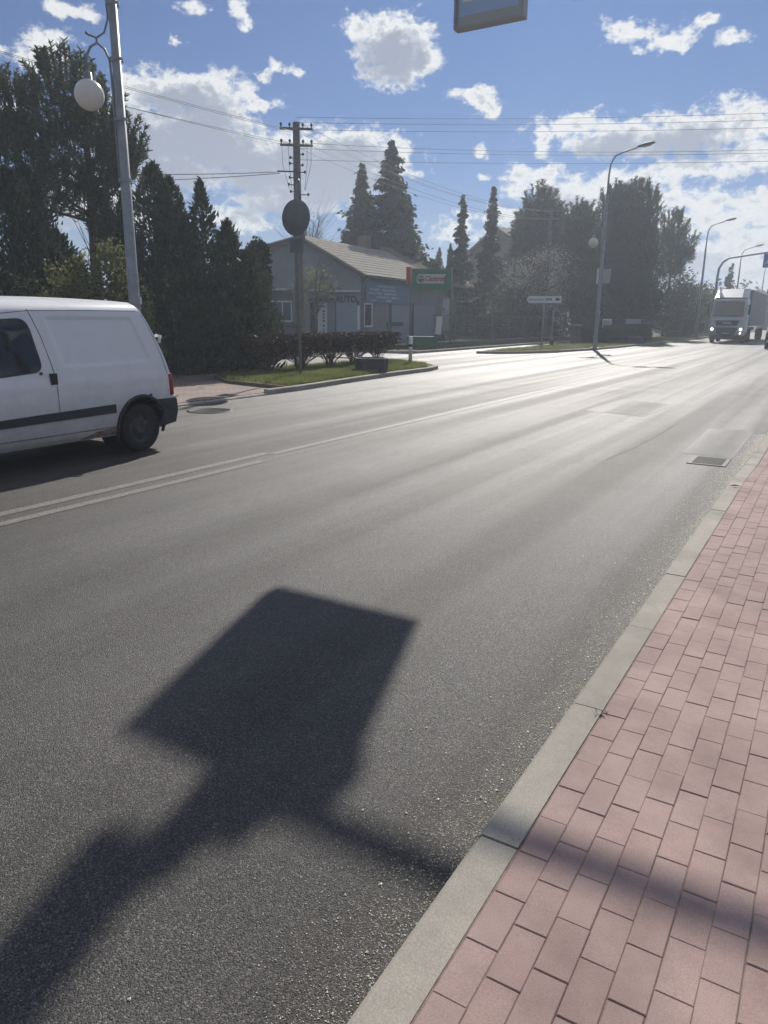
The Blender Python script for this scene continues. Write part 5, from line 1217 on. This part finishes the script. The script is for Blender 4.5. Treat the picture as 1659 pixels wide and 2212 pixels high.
# ------------------------------------------------------------------ utility poles and wires
def utility_pole(loc, H, label, ang, full=True):
    r = empty('utility_pole', loc, ang, label, 'utility pole')
    b = MB(); b.tube([(0, 0, 0), (0, 0, H * .45), (0, 0, H)], [.23, .16, .13], 8, smooth=False); b.build('pole', M['polecon'], r)
    for zc, hw in ((H - .25, .62), (H - .82, .62)):
        b = MB(); b.box((0, -.14, zc), (hw * 2, .07, .08)); b.build('crossarm', M['polecon'], r)
        for x in (-hw + .05, -.25, .25, hw - .05):
            b = MB(); b.lathe((x, -.14, zc + .04), [(.02, 0), (.02, .05), (.045, .07), (.05, .12), (.03, .16), (.001, .17)], 8); b.build('insulator', M['insul'], r)
    if full:
        for (x, z_) in ((-.24, 1.25), (-.26, 1.45), (.22, 1.5), (.3, 1.75), (-.28, 1.95), (-.32, 2.2), (-.25, 2.45), (.24, 1.12), (.42, 2.55)):
            b = MB(); b.tube([(math.copysign(.1, x), -.05, H - z_), (x, -.05, H - z_)], .018, 5); b.lathe((x, -.05, H - z_), [(.03, -.04), (.045, 0), (.04, .05), (.001, .07)], 8); b.build('side_insulator', M['insul'], r)
        b = MB(); b.tube([(0, -.14, H - 1.75), (-.75, -.14, H - 1.75)], .03, 6); b.build('service_arm', M['polecon'], r)
        b = MB()
        for x0_, x1_ in ((-.55, -.3), (-.3, -.2), (.4, .28), (.55, .3)):
            b.tube([(x0_, -.16, H - .85), (x0_ * .98, -.2, H - 1.5), (x1_, -.18, H - 2.4)], .008, 4)
        b.build('jumper_cable', M['wire'], r)
        b = MB(); b.tube([(.14, -.16, H - 3.0), (.2, -.2, H - 2.9), (.24, -.2, H - 3.1), (.24, -.2, H - 4.4)], .03, 6); b.build('cable_duct', M['galv'], r)
        b = MB(); b.box((.02, -.24, H - 4.1), (.42, .2, .55)); b.build('junction_box', M['signback'], r)
    return r
utility_pole((-18.82, 24.62, .05), 8.75, 'concrete utility pole with two crossarms and many insulators beside the workshop', R(37))
utility_pole((-20.4, 58.6, .1), 9.8, 'farther utility pole with crossarms half hidden by the dark pine', R(18), full=False)
def wire(a, b_, sag, r, label, group):
    n_ = 14; P = []
    for i in range(n_ + 1):
        t = i / n_; P.append(((a[0] + (b_[0] - a[0]) * t), (a[1] + (b_[1] - a[1]) * t), (a[2] + (b_[2] - a[2]) * t) - sag * 4 * t * (1 - t)))
    b = MB(); b.tube(P, r, 4, caps=False); o = b.build('overhead_wire', M['wire']); tag(o, label, 'wire', group)
p1 = (-18.82, 24.62); 
for (dx, z1, z2, wl) in ((-.3, 8.5, 8.8, 'topmost'), (.25, 8.4, 8.6, 'second'), (-.3, 8.0, 8.2, 'third'), (.25, 7.95, 7.7, 'lowest')):
    wire((p1[0] + dx, p1[1] - .1, z1), (-22.0 + dx, -9.0, z2 + .3), .35, .007, wl + ' of four thin wires leaving the concrete pole towards the upper left', 'wires from the concrete pole to the left')
for (z1, x2, y2, z2, wl) in ((7.05, -27, 12.0, 6.2, 'upper'), (7.0, -30, 13.5, 6.1, 'lower')):
    wire((p1[0] - .5, p1[1] - .4, z1), (x2, y2, z2), .25, .012, wl + ' of two thick service cables sloping left from the concrete pole', 'service cables to the left')
for (dx, z1, z2, wl) in ((-.5, 8.7, 9.7, 'upper left'), (-.2, 8.65, 9.7, 'upper middle'), (.3, 8.7, 9.65, 'upper right'), (-.4, 8.1, 9.1, 'lower left'), (.3, 8.1, 9.1, 'lower right')):
    wire((p1[0] + dx * .8, p1[1] + dx * .6, z1), (-20.4 + dx, 58.6, z2), .75, .008, wl + ' wire sagging from the near utility pole to the far one', 'wires between the two poles')
for (z1, z2, sg_, wl) in ((8.98, 9.3, .28, 'highest'), (8.8, 9.05, .28, 'second highest'), (8.55, 8.75, .25, 'third highest'), (8.1, 8.15, .45, 'fourth'), (7.9, 7.95, .35, 'fifth'), (7.5, 7.6, .25, 'lowest')):
    wire((p1[0], p1[1], z1), (5.5, 36.5, z2), sg_, .0065, wl + ' of six wires crossing the sky over the road to the right', 'wires crossing over the road')

# ------------------------------------------------------------------ small trees near the workshop
leafy_tree((-22.6, 30.9, .1), 4.4, [(0, 0, 3.4, .85, .85, .75), (.5, .4, 3.0, .6, .6, .5), (-.6, -.4, 2.9, .6, .6, .5)], 'small half bare tree with few pale leaves before the workshop door', n=900, leaf=.12, mat='willow', seed=21, r0=.06, limbs=22, kind='small_tree')
leafy_tree((-34.5, 46.5, .1), 9.2, [(0, 0, 7.6, 1.5, 1.5, 1.6), (.5, .5, 6.2, 1.6, 1.6, 1.2)], 'bare twiggy tree above the workshop ridge', n=260, leaf=.12, mat='willow', seed=22, r0=.12, limbs=46, kind='bare_tree')

# ------------------------------------------------------------------ background trees
spruce_tree((-31.6, 53.4, 0), 14.4, 4.6, 'tallest spruce with drooping branches behind the workshop roof', seed=31, tiers=32, nb=15, dens=1.5)
spruce_tree((-33.6, 52.2, 0), 12.8, 3.5, 'narrower spruce left of the tallest one behind the workshop', seed=32, tiers=28, nb=13, dens=1.3)
leafy_tree((-36.5, 49.5, 0), 7.3, [(0, 0, 6.2, .8, .8, .8), (.2, 0, 5.2, 1.0, 1.0, .9)], 'small round evergreen peeking over the left end of the workshop roof', n=5000, leaf=.16, mat='spruce', seed=33, kind='round_evergreen')
thuja_tree((-27.3, 53.4, 0), [(0, 0, 3, 3.8, .42)], 'left of two small dark cone trees beyond the brown roof', n=3000, seed=34, leaf=.14, kind='cone_tree')
thuja_tree((-26.6, 53.9, 0), [(0, 0, 3, 4.1, .42)], 'right of two small dark cone trees beyond the brown roof', n=3000, seed=35, leaf=.14, kind='cone_tree')
spruce_tree((-26.8, 56.2, 0), 10.6, 1.7, 'slim pointed spruce left of the ochre house', seed=36, tiers=24, nb=9)
spruce_tree((-26.2, 60.8, 0), 11.8, 1.8, 'slim pointed spruce in front of the ochre house gable', seed=37, tiers=26, nb=10)
pine_tree((-24.5, 67.6, 0), 12.2, [(0, 0, 9.6, 1.7, 1.7, 2.6), (-.9, -.3, 8.2, 1.3, 1.3, 2.4), (.9, .5, 8.4, 1.3, 1.3, 2.2), (0, 0, 6.0, 2.0, 2.0, 2.2), (0, 0, 3.4, 2.0, 2.0, 2.0)], 'broad dark pine with upswept shoots right of the ochre house', n=3600, seed=38, shoots=170, tuft=.5, mat='spruce')
spruce_tree((-23.0, 66, 0), 9.6, 1.4, 'small spruce top showing right of the far utility pole', seed=39, tiers=18, nb=8)
leafy_tree((-20.0, 55.6, .1), 7.0, [(-1.2, -.4, 4.6, 1.8, 1.6, 1.7), (1.2, .6, 4.8, 1.7, 1.6, 1.8), (0, 0, 3.2, 2.4, 2.0, 1.6), (.4, .2, 6.0, 1.3, 1.2, .9)], 'wide tree covered in pale blossom behind the fence', n=8500, leaf=.11, mat='blossom', seed=40, r0=.14, limbs=24, kind='blossoming_tree', shell=.8)
leafy_tree((-22.0, 53.8, .1), 4.2, [(0, 0, 2.6, 1.8, 1.6, 1.5), (.3, 1.5, 2.2, 1.5, 1.5, 1.3)], 'dark green bushes under the blossoming tree', n=9000, leaf=.16, mat='leafd', seed=41, kind='dark_bush', cat='bush')
leafy_tree((-22.8, 58.5, .1), 4.8, [(0, 0, 2.6, 1.7, 1.7, 2.0), (-.6, 1.6, 2.2, 1.5, 1.5, 1.8)], 'dark round bush beyond the brown roofed building', n=8000, leaf=.17, mat='leafd', seed=42, kind='dark_bush', cat='bush')
pine_tree((-19.6, 63.4, 0), 10.4, [(0, 0, 8.6, 1.3, 1.3, 1.5), (.6, .4, 7.0, 1.6, 1.6, 1.8), (-.5, -.3, 5.4, 1.6, 1.6, 1.8), (.3, .3, 3.4, 1.8, 1.8, 1.8)], 'medium pine left of the big pine mass', n=3000, seed=43, shoots=130, tuft=.42)
pine_tree((-16.9, 67.0, 0), 12.3, [(-.7, 0, 9.6, 1.6, 1.6, 2.3), (.9, .4, 10.0, 1.6, 1.6, 2.1), (0, 0, 7.2, 2.4, 2.2, 2.4), (1.1, .2, 7.0, 1.6, 1.6, 2.6), (-.6, .3, 5.0, 2.4, 2.2, 2.2), (.5, .3, 2.8, 2.6, 2.4, 2.2)], 'big solid dark pine mass behind the globe lamp', n=8500, seed=44, shoots=260, tuft=.42, mat='spruce')
pine_tree((-14.4, 74.5, 0), 11.2, [(0, 0, 8.9, 1.2, 1.2, 1.7), (.7, .3, 7.9, 1.3, 1.2, .9), (-.8, 0, 7.6, 1.2, 1.2, 1.2), (1.1, .2, 6.9, .8, .8, .5), (-.3, 0, 5.9, 1.5, 1.5, .8)], 'open pine with round crown at the right end of the dark pines', n=850, seed=45, shoots=120, tuft=.40, r0=.15, lean=(.2, 0))
for i, (x, y_, h, w, lab) in enumerate(((-15.3, 69.5, 7.2, 2.0, 'dark bushy evergreen below the open pine'), (-13.9, 78, 6.6, 2.1, 'dark bush stepping down right of the pines'), (-13.4, 88, 5.6, 2.2, 'lower dark bush left of the far lamp post'), (-17.8, 62.5, 4.2, 2.2, 'dark bush behind the low hedges on the verge'), (-14.6, 98, 5.6, 2.6, 'small distant bush beside the gantry mast'))):
    leafy_tree((x, y_, 0), h, [(0, 0, h * .68, w * .8, w * .8, h * .33), (.4, .6, h * .4, w, w, h * .36), (-.6, -.4, h * .3, w * .95, w, h * .3)], lab, n=8500, leaf=.22, mat='leafd', seed=50 + i, kind='dark_bush', cat='bush', limbs=6)
for i, (x, y_, h) in enumerate(((-12.9, 104, 7.6), (-13.6, 112, 8.6))):
    spruce_tree((x, y_, 0), h, 1.3, ('ragged dark conifer next to the gantry mast', 'second ragged conifer just beyond the gantry mast')[i], seed=60 + i, tiers=14, nb=6)
thuja_tree((-11.9, 150, 0), [(0, 0, 0, 7.2, .8)], 'lone thin conifer far away above the truck roof', n=2500, seed=63, leaf=.3, kind='cone_tree')
# garden hedge line behind the wire fence and far rows (each plant its own)
for i in range(7):
    x = -21.3 - .2 * (i % 2); y_ = 49.5 + i * 1.6
    leafy_tree((x, y_, .1), 2.6, [(0, 0, 1.3, 1.1, 1.25, 1.25)], ('dark garden shrub behind the wire fence, nearest the billboard', 'second dark shrub behind the wire fence', 'third dark shrub behind the wire fence', 'fourth dark shrub behind the wire fence', 'fifth dark shrub behind the wire fence, left of the direction sign', 'sixth dark shrub behind the wire fence, behind the direction sign', 'last dark shrub behind the wire fence')[i], n=2600, leaf=.17, mat='leafd', seed=70 + i, kind='garden_shrub', cat='shrub', limbs=3, group='shrubs behind the wire fence')
# far tree line closing the view
far = MB(); FV = []
rg = np.random.default_rng(77)
for i in range(260):
    y_ = rg.uniform(150, 420); x = (-12 - rg.uniform(1, 60)) if rg.random() < .55 else rg.uniform(2, 60)
    if abs(x + 6) < 7: continue
    h = rg.uniform(6, 11); n_ = 190
    d = rg.normal(size=(n_, 3)); d /= np.linalg.norm(d, axis=1)[:, None]
    c = np.array([x, y_, h * .5]) + d * np.array([3.2, 3.2, h * .5]) * rg.uniform(.5, 1, (n_, 1))
    FV.append(quads(c, .9, .6, seed=i))
for i in range(60):
    y_ = rg.uniform(400, 460); x = -60 + i * 2.4; h = rg.uniform(6, 11); n_ = 150
    d = rg.normal(size=(n_, 3)); d /= np.linalg.norm(d, axis=1)[:, None]
    c = np.array([x, y_, h * .45]) + d * np.array([4, 3, h * .5]) * rg.uniform(.5, 1, (n_, 1)); FV.append(quads(c, 1.3, .6, seed=i))
# woods behind the left gardens
for i in range(150):
    a = R(rg.uniform(-75, -18)); dd = rg.uniform(78, 130); x, y_ = dd * math.sin(a), dd * math.cos(a)
    if x > -19: continue
    h = rg.uniform(4, 7.5); n_ = 220
    d = rg.normal(size=(n_, 3)); d /= np.linalg.norm(d, axis=1)[:, None]
    c = np.array([x, y_, h * .48]) + d * np.array([3.4, 3.4, h * .5]) * rg.uniform(.5, 1, (n_, 1)); FV.append(quads(c, .7, .6, seed=500 + i))
V_ = np.concatenate(FV); tw = np_mesh('distant_woods', V_, np.arange(len(V_)).reshape(-1, 4), M['leafd']); tag(tw, 'low line of distant trees closing the view at the horizon', 'trees', kind='stuff')

# hedges and boxes on the far verge
def verge_hedge(loc, w, d, h, label, seed, rz=R(84)):
    r = empty('low_hedge', loc, rz, label, 'hedge'); rg = np.random.default_rng(seed)
    b = MB(); b.rbox((0, 0, h * .45), (w * .86, d * .8, h * .85), .08); b.build('core', M['hedgeg'], r)
    n = 5000; u = rg.uniform(-1, 1, (n, 3)); k = rg.integers(0, 3, n); s = rg.choice([-1, 1], n); u[np.arange(n), k] = s * rg.uniform(.9, 1.02, n); u[:, 2] = np.where(k == 2, abs(u[:, 2]), u[:, 2])
    c = u * np.array([w / 2, d / 2, h / 2]) + np.array([0, 0, h / 2])
    foliage('leaves', quads(c, rg.uniform(.06, .14, n), .6, seed=seed), M['hedgeg'], r); return r
verge_hedge((-14.2, 50.6, .1), 2.3, .9, 1.0, 'leftmost of the clipped hedges right of the direction sign', 80)
verge_hedge((-12.9, 52.0, .1), 2.6, 1.2, 1.15, 'clipped hedge right of the globe lamp on the verge', 81)
verge_hedge((-12.7, 55.4, .1), 2.6, 1.1, 1.15, 'second clipped hedge right of the globe lamp', 82)
verge_hedge((-13.2, 59.5, .1), 3.0, 1.1, 1.2, 'third clipped hedge along the verge, farthest from the lamp', 83)
verge_hedge((-12.9, 74, .1), 4.0, 1.4, 1.5, 'dark clipped hedge just left of the truck', 84)
for i, (x, y_, lab) in enumerate(((-14.5, 55.0, 'pale utility cabinet standing behind the first hedge right of the lamp'), (-14.3, 61.0, 'left one of the pair of pale cabinets behind the hedges'), (-13.9, 61.6, 'right one of the pair of pale cabinets behind the hedges'))):
    c_ = empty('utility_cabinet', (x, y_, .1), R(14), lab, 'cabinet', 'pale cabinets behind the hedges')
    b = MB(); b.rbox((0, 0, .8), (.62, .35, 1.6), .03); b.build('case', M['whitepaint'] if i == 0 else M['boxgrey'], c_)
    b = MB(); b.box((0, -.18, .85), (.54, .012, 1.3)); b.build('door', M['boxgrey'], c_)
pk = empty('park_bench', (-14.9, 49.0, .1), R(80), 'small bench or stand with pale seat left of the hedges on the verge', 'bench')
b = MB(); b.box((0, 0, 1.18), (1.0, .4, .06)); b.build('top', M['footing'], pk)
for s in (-.35, .35):
    b = MB(); b.box((s, 0, .58), (.08, .3, 1.15)); b.build('leg', M['planter'], pk)
bx = MB(); bx.rbox((0, 0, .3), (1.1, .8, .6), .06); o = bx.build('concrete_block', M['planter']); o.location = (-12.6, 70.5, .1); tag(o, 'dark concrete block at the road edge left of the truck', 'block')
bx = MB(); bx.rbox((0, 0, .25), (1.2, .7, .5), .12); o = bx.build('boulder_planter', M['planter']); o.location = (-11.9, 52.4, .1); tag(o, 'low dark planter in front of the clipped hedges on the verge', 'planter')

# ------------------------------------------------------------------ ochre house far behind
hs = empty('ochre_house', (-29.6, 70.5, 0), R(-14), 'two storey ochre house with dark gable between two spruces', 'house')
b = MB(); prof = [(-3.6, 0), (-3.6, 7.6), (0, 10.0), (2.6, 8.6), (2.6, 0)]
A = [(x, 0, z) for x, z in prof]; B = [(x, 9, z) for x, z in prof]; b.add(A + B, [tuple(range(5)), tuple(reversed(range(5, 10))), (0, 5, 6, 1), (3, 8, 9, 4)]); b.build('wall', M['house'], hs)
b = MB()
for (x0_, z0_, x1_, z1_) in ((-4.4, 7.25, 0, 10.15), (0, 10.15, 3.4, 8.3)):
    P = [(x0_, -.8, z0_), (x1_, -.8, z1_), (x1_, 9.5, z1_), (x0_, 9.5, z0_)]; b.add(P + [(x, y_, z - .22) for x, y_, z in P], [(0, 1, 2, 3), (7, 6, 5, 4), (0, 4, 5, 1), (1, 5, 6, 2), (2, 6, 7, 3), (3, 7, 4, 0)])
b.build('roof', M['roofgrey'], hs)
wd = MB(); wd.box((1.2, -.02, 6.9), (1.0, .06, 1.5)); wd = wd.build('window', M['glass'], hs)
b = MB(); b.box((1.2, -.05, 6.1), (1.3, .12, .1)); b.build('sill', M['house'], wd)
b = MB(); b.box((.8, -.5, 5.3), (3.4, 1.0, .18)); b.build('balcony_slab', M['house'], hs)
b = MB(); b.box((.8, -.95, 5.8), (3.4, .08, .9)); b.build('balcony_rail', M['house'], hs)
# small far house right
h2 = empty('far_house', (-17.5, 103, 0), R(6), 'low distant house half hidden by bushes left of the far lamp post', 'house')
b = MB(); b.box((0, 4, 2.2), (6.5, 8, 4.4)); b.build('wall', M['house'], h2)
b = MB(); b.add([(-3.7, -.5, 4.3), (3.7, -.5, 4.3), (3.7, 8.5, 4.3), (-3.7, 8.5, 4.3), (0, .5, 6.3), (0, 7.5, 6.3)], [(0, 1, 4), (1, 2, 5, 4), (2, 3, 5), (3, 0, 4, 5), (0, 3, 2, 1)]); b.build('roof', M['roofbrown'], h2)
b = MB(); b.box((1.2, -.03, 2.6), (1.3, .06, 1.2)); b.build('window', M['glass'], h2)

# ------------------------------------------------------------------ far gantry with blue sign
fg_ = empty('sign_gantry', (-11.1, 81.2, .1), 0, 'distant mast arm reaching over the road with a blue sign, right of the far lamp', 'sign gantry')
b = MB(); b.tube([(0, 0, 0), (0, 0, 5.6), (.05, 0, 6.4), (.35, 0, 7.0), (.9, 0, 7.35), (4.9, 0, 7.85)], [.14, .12, .11, .10, .09, .07], 10); b.build('mast', M['galv'], fg_)
b = MB(); b.box((0, 0, .02), (.5, .5, .04)); b.build('base_plate', M['galv'], fg_)
fs = empty('crossing_sign', (-6.75, 81.1, 6.5), 0, 'small blue square sign hanging over the road at the right edge', 'sign')
b = MB(); b.box((0, 0, .62), (1.0, .16, 1.25)); b.build('casing', M['signblue'], fs)
b = MB(); b.extr([(-.3, -.09, .35), (.3, -.09, .35), (0, -.09, .95)], (0, .008, 0)); b.build('white_triangle', M['signwhite'], fs)
b = MB(); b.box((0, 0, 1.28), (.06, .06, .12)); b.build('hanger', M['galv'], fs)

# lattice pylon
py = empty('power_pylon', (-56, 292, 0), R(20), 'faint lattice power pylon far away above the distant roofs', 'pylon')
b = MB(); H_ = 31
def leg(s1, s2, z): w = 3.2 * (1 - z / (H_ * 1.05)) + .3; return (s1 * w, s2 * w, z)
zs_ = [0, 5, 9.5, 13.5, 17, 20, 22.5, 25, 28, 31]
for s1 in (-1, 1):
    for s2 in (-1, 1):
        b.tube([leg(s1, s2, z) for z in zs_], .16, 4, caps=False)
for z0_, z1_ in zip(zs_[:-1], zs_[1:]):
    for (a, c) in (((-1, -1), (1, -1)), ((1, -1), (1, 1)), ((1, 1), (-1, 1)), ((-1, 1), (-1, -1))):
        b.tube([leg(*a, z0_), leg(*c, z1_)], .10, 4, caps=False); b.tube([leg(*c, z0_), leg(*a, z1_)], .10, 4, caps=False)
b.build('lattice_tower', M['galv'], py)
for z_, w in ((17, 6), (22.5, 7), (27, 5)):
    b = MB(); b.tube([(-w, 0, z_), (w, 0, z_)], .16, 4); b.tube([(-w, 0, z_), (0, 0, z_ + 1.5), (w, 0, z_)], .12, 4); b.build('crossarm', M['galv'], py)

# ------------------------------------------------------------------ truck
tr = empty('truck', (-7.55, 63.0, 0), R(0), 'white articulated truck with lit headlights coming towards the camera', 'truck')
hw = 1.24
def tl(b, secs):
    """loft rectangle sections (x half width, y, z0, z1)"""
b = MB()
# cab: side profile extruded, then bevelled corners by lofting widths
prof = [(.02, .55, 1.18), (-.05, 1.0, 1.24), (-.02, 1.6, 1.25), (.06, 2.0, 1.25), (.30, 2.95, 1.22), (.45, 3.25, 1.18), (.7, 3.32, 1.15), (2.1, 3.36, 1.15)]
P = []; F = []; m_ = len(prof)
for (y_, z_, w) in prof: P += [(-w + .12, y_, z_), (w - .12, y_, z_), (-w, y_ + .14, z_), (w, y_ + .14, z_), (-w, 2.2, z_), (w, 2.2, z_)]
for i in range(m_ - 1):
    o_ = i * 6; q = o_ + 6
    F += [(o_, o_ + 1, q + 1, q), (o_ + 1, o_ + 3, q + 3, q + 1), (o_ + 2, o_, q, q + 2)]
    if i < m_ - 2: F += [(o_ + 3, o_ + 5, q + 5, q + 3), (o_ + 4, o_ + 2, q + 2, q + 4)]
b.add(P, F)
b.add([(-1.15, .5, 3.33), (1.15, .5, 3.33), (1.15, 2.2, 3.37), (-1.15, 2.2, 3.37)], [(0, 1, 2, 3)])
b.build('cab', M['truckwhite'], tr)
b = MB(); b.add([(-1.02, .08, 2.02), (1.02, .08, 2.02), (1.0, .28, 2.95), (-1.0, .28, 2.95)], [(0, 1, 2, 3)]); b.extr([(-1.08, .03, 1.98), (1.08, .03, 1.98), (1.04, .27, 2.98), (-1.04, .27, 2.98)], (0, .03, 0)); b.build('windscreen', M['vanglass'], tr)
b = MB(); b.box((0, -.02, 2.02), (2.0, .05, .05)); b.build('wiper_cowl', M['truckgrille'], tr)
b = MB(); b.box((0, .30, 3.12), (2.1, .35, .1)); b.build('sun_visor', M['truckwhite'], tr)
b = MB(); b.extr([(-.85, -.09, 1.68), (.85, -.09, 1.68), (.72, -.10, 1.30), (-.72, -.10, 1.30)], (0, .04, 0)); b.build('upper_grille', M['truckgrille'], tr)
b = MB(); b.box((0, -.12, 1.49), (.6, .02, .06)); b.build('name_bar', M['chrome'], tr)
b = MB(); b.extr([(-.78, -.11, 1.16), (.78, -.11, 1.16), (.58, -.12, .55), (-.58, -.12, .55)], (0, .05, 0)); b.build('lower_grille', M['truckgrille'], tr)
b = MB(); b.box((0, -.13, .72), (.5, .02, .1)); b.build('number_plate', M['signwhite'], tr)
b = MB(); b.box((0, .02, .42), (2.3, .3, .3)); b.build('bumper', M['truckgrille'], tr)
for s in (-1, 1):
    b = MB(); b.extr([(s * .72, -.10, .62), (s * 1.2, -.02, .62), (s * 1.22, -.03, 1.2), (s * .92, -.10, 1.22)], (0, .05, 0)); b.build('headlamp_housing', M['signgrey'], tr)
    b = MB(); b.lathe((s * 1.0, -.11, 1.02), [(.001, -.02), (.085, -.015), (.09, .02)], 14, axis='y'); b.build('headlight', M['headlamp'], tr)
    b = MB(); b.rbox((s * 1.42, .15, 2.45), (.16, .2, .75), .03); b.tube([(s * 1.2, .3, 2.75), (s * 1.42, .2, 2.75)], .03, 5); b.build('mirror', M['truckgrille'], tr)
    b = MB(); b.extr([(s * 1.13, .5, 3.33), (s * .8, .45, 3.35), (s * .75, 1.4, 4.0), (s * 1.12, 2.1, 4.0), (s * 1.14, 2.1, 3.35)], (0, 0, .02)); b.build('roof_fairing_wing', M['truckwhite'], tr)
b = MB(); b.lathe((1.0, -.12, .74), [(.001, -.02), (.05, -.015), (.05, .02)], 12, axis='y'); b.build('fog_light', M['headlamp'], tr)
b = MB(); b.add([(-1.05, .55, 3.36), (1.05, .55, 3.36), (.95, 1.9, 4.02), (-.95, 1.9, 4.02), (-1.12, 2.2, 3.36), (1.12, 2.2, 3.36), (1.0, 2.2, 4.02), (-1.0, 2.2, 4.02)], [(0, 1, 2, 3), (3, 2, 6, 7), (1, 5, 6, 2), (0, 3, 7, 4), (4, 7, 6, 5)]); b.build('roof_fairing', M['truckwhite'], tr)
b = MB(); b.box((0, 9.6, 2.6), (2.5, 13.4, 2.7)); b.build('trailer_box', M['curtain'], tr)
b = MB(); b.box((0, 9.6, 3.97), (2.54, 13.42, .06)); b.build('trailer_roof_edge', M['tin'], tr)
b = MB(); b.box((0, 8, .95), (1.0, 14.5, .3)); b.build('chassis', M['truckgrille'], tr)
for yy in (1.25, 4.6, 12.6, 13.9, 15.2):
    for s in (-1, 1): wheel(tr, s * 1.08, yy, .5, .5, .3, s)

# ------------------------------------------------------------------ dark car at the right edge, driving away
ca = empty('dark_car', (-3.05, 53.5, 0), 0, 'black car cut off by the right edge, driving away beside the truck', 'car')
b = MB(); sec = [(-2.15, .45, .80, .80), (-2.1, .32, 1.0, .86), (-1.7, .28, 1.08, .90), (-1.0, .26, 1.1, .91), (1.0, .26, .98, .91), (1.9, .28, .9, .88), (2.2, .34, .78, .80)]
P = []; F = []
for (y_, z0_, z1_, w) in sec: P += [(-w + .06, y_, z0_), (-w, y_, z0_ + .15), (-w, y_, z1_ - .15), (-w + .1, y_, z1_), (w - .1, y_, z1_), (w, y_, z1_ - .15), (w, y_, z0_ + .15), (w - .06, y_, z0_)]
for i in range(len(sec) - 1):
    for k in range(8): j = (k + 1) % 8; F.append((i * 8 + k, i * 8 + j, i * 8 + 8 + j, i * 8 + 8 + k))
F += [tuple(range(8)), tuple(reversed(range(48, 56)))]
b.add(P, F, True); b.build('body', M['carblack'], ca)
b = MB(); sec = [(-2.0, 1.02, 1.03, .74), (-1.35, 1.05, 1.42, .70), (-.6, 1.08, 1.47, .68), (.2, 1.05, 1.42, .68), (.95, .96, .98, .74)]
P = []; F = []
for (y_, z0_, z1_, w) in sec: P += [(-w - .08, y_, z0_), (-w + .08, y_, z1_), (w - .08, y_, z1_), (w + .08, y_, z0_)]
for i in range(4):
    for k in range(3): F.append((i * 4 + k, i * 4 + k + 1, i * 4 + 5 + k, i * 4 + 4 + k))
b.add(P, F, True); b.build('cabin_glass', M['vanglass'], ca)
b = MB(); b.box((0, -.5, 1.475), (1.2, 1.1, .03)); b.build('roof', M['carblack'], ca)
for s in (-1, 1):
    b = MB(); b.box((s * .72, -2.13, .85), (.28, .06, .14)); b.build('tail_lamp', M['lampred'], ca)
    b = MB(); b.box((s * .98, .55, 1.02), (.16, .1, .12)); b.build('mirror', M['chrome'], ca)
    for yy in (-1.35, 1.35): wheel(ca, s * .80, yy, .31, .31, .2, s)
b = MB(); b.box((0, -2.17, .48), (1.6, .08, .12)); b.build('bumper_trim', M['chrome'], ca)
b = MB(); b.box((0, -2.14, .72), (.5, .03, .12)); b.build('number_plate', M['signwhite'], ca)

# ------------------------------------------------------------------ air volume added to lift the darks like lens glare
hz = MB(); hz.box((-100, 300, 15.7), (900, 700, 34)); hz_o = hz.build('haze', bpy.data.materials.new('haze air')); tag(hz_o, 'thin haze volume over the street, added in place of lens veiling glare', 'haze', kind='stuff')
hm = hz_o.data.materials[0]; hm.use_nodes = True; N = hm.node_tree.nodes; L = hm.node_tree.links; N.clear()
ou = N.new('ShaderNodeOutputMaterial'); pvn = N.new('ShaderNodeVolumePrincipled'); L.new(pvn.outputs[0], ou.inputs['Volume'])
pvn.inputs['Color'].default_value = (.80, .89, 1, 1); pvn.inputs['Density'].default_value = .0024; pvn.inputs['Anisotropy'].default_value = .35
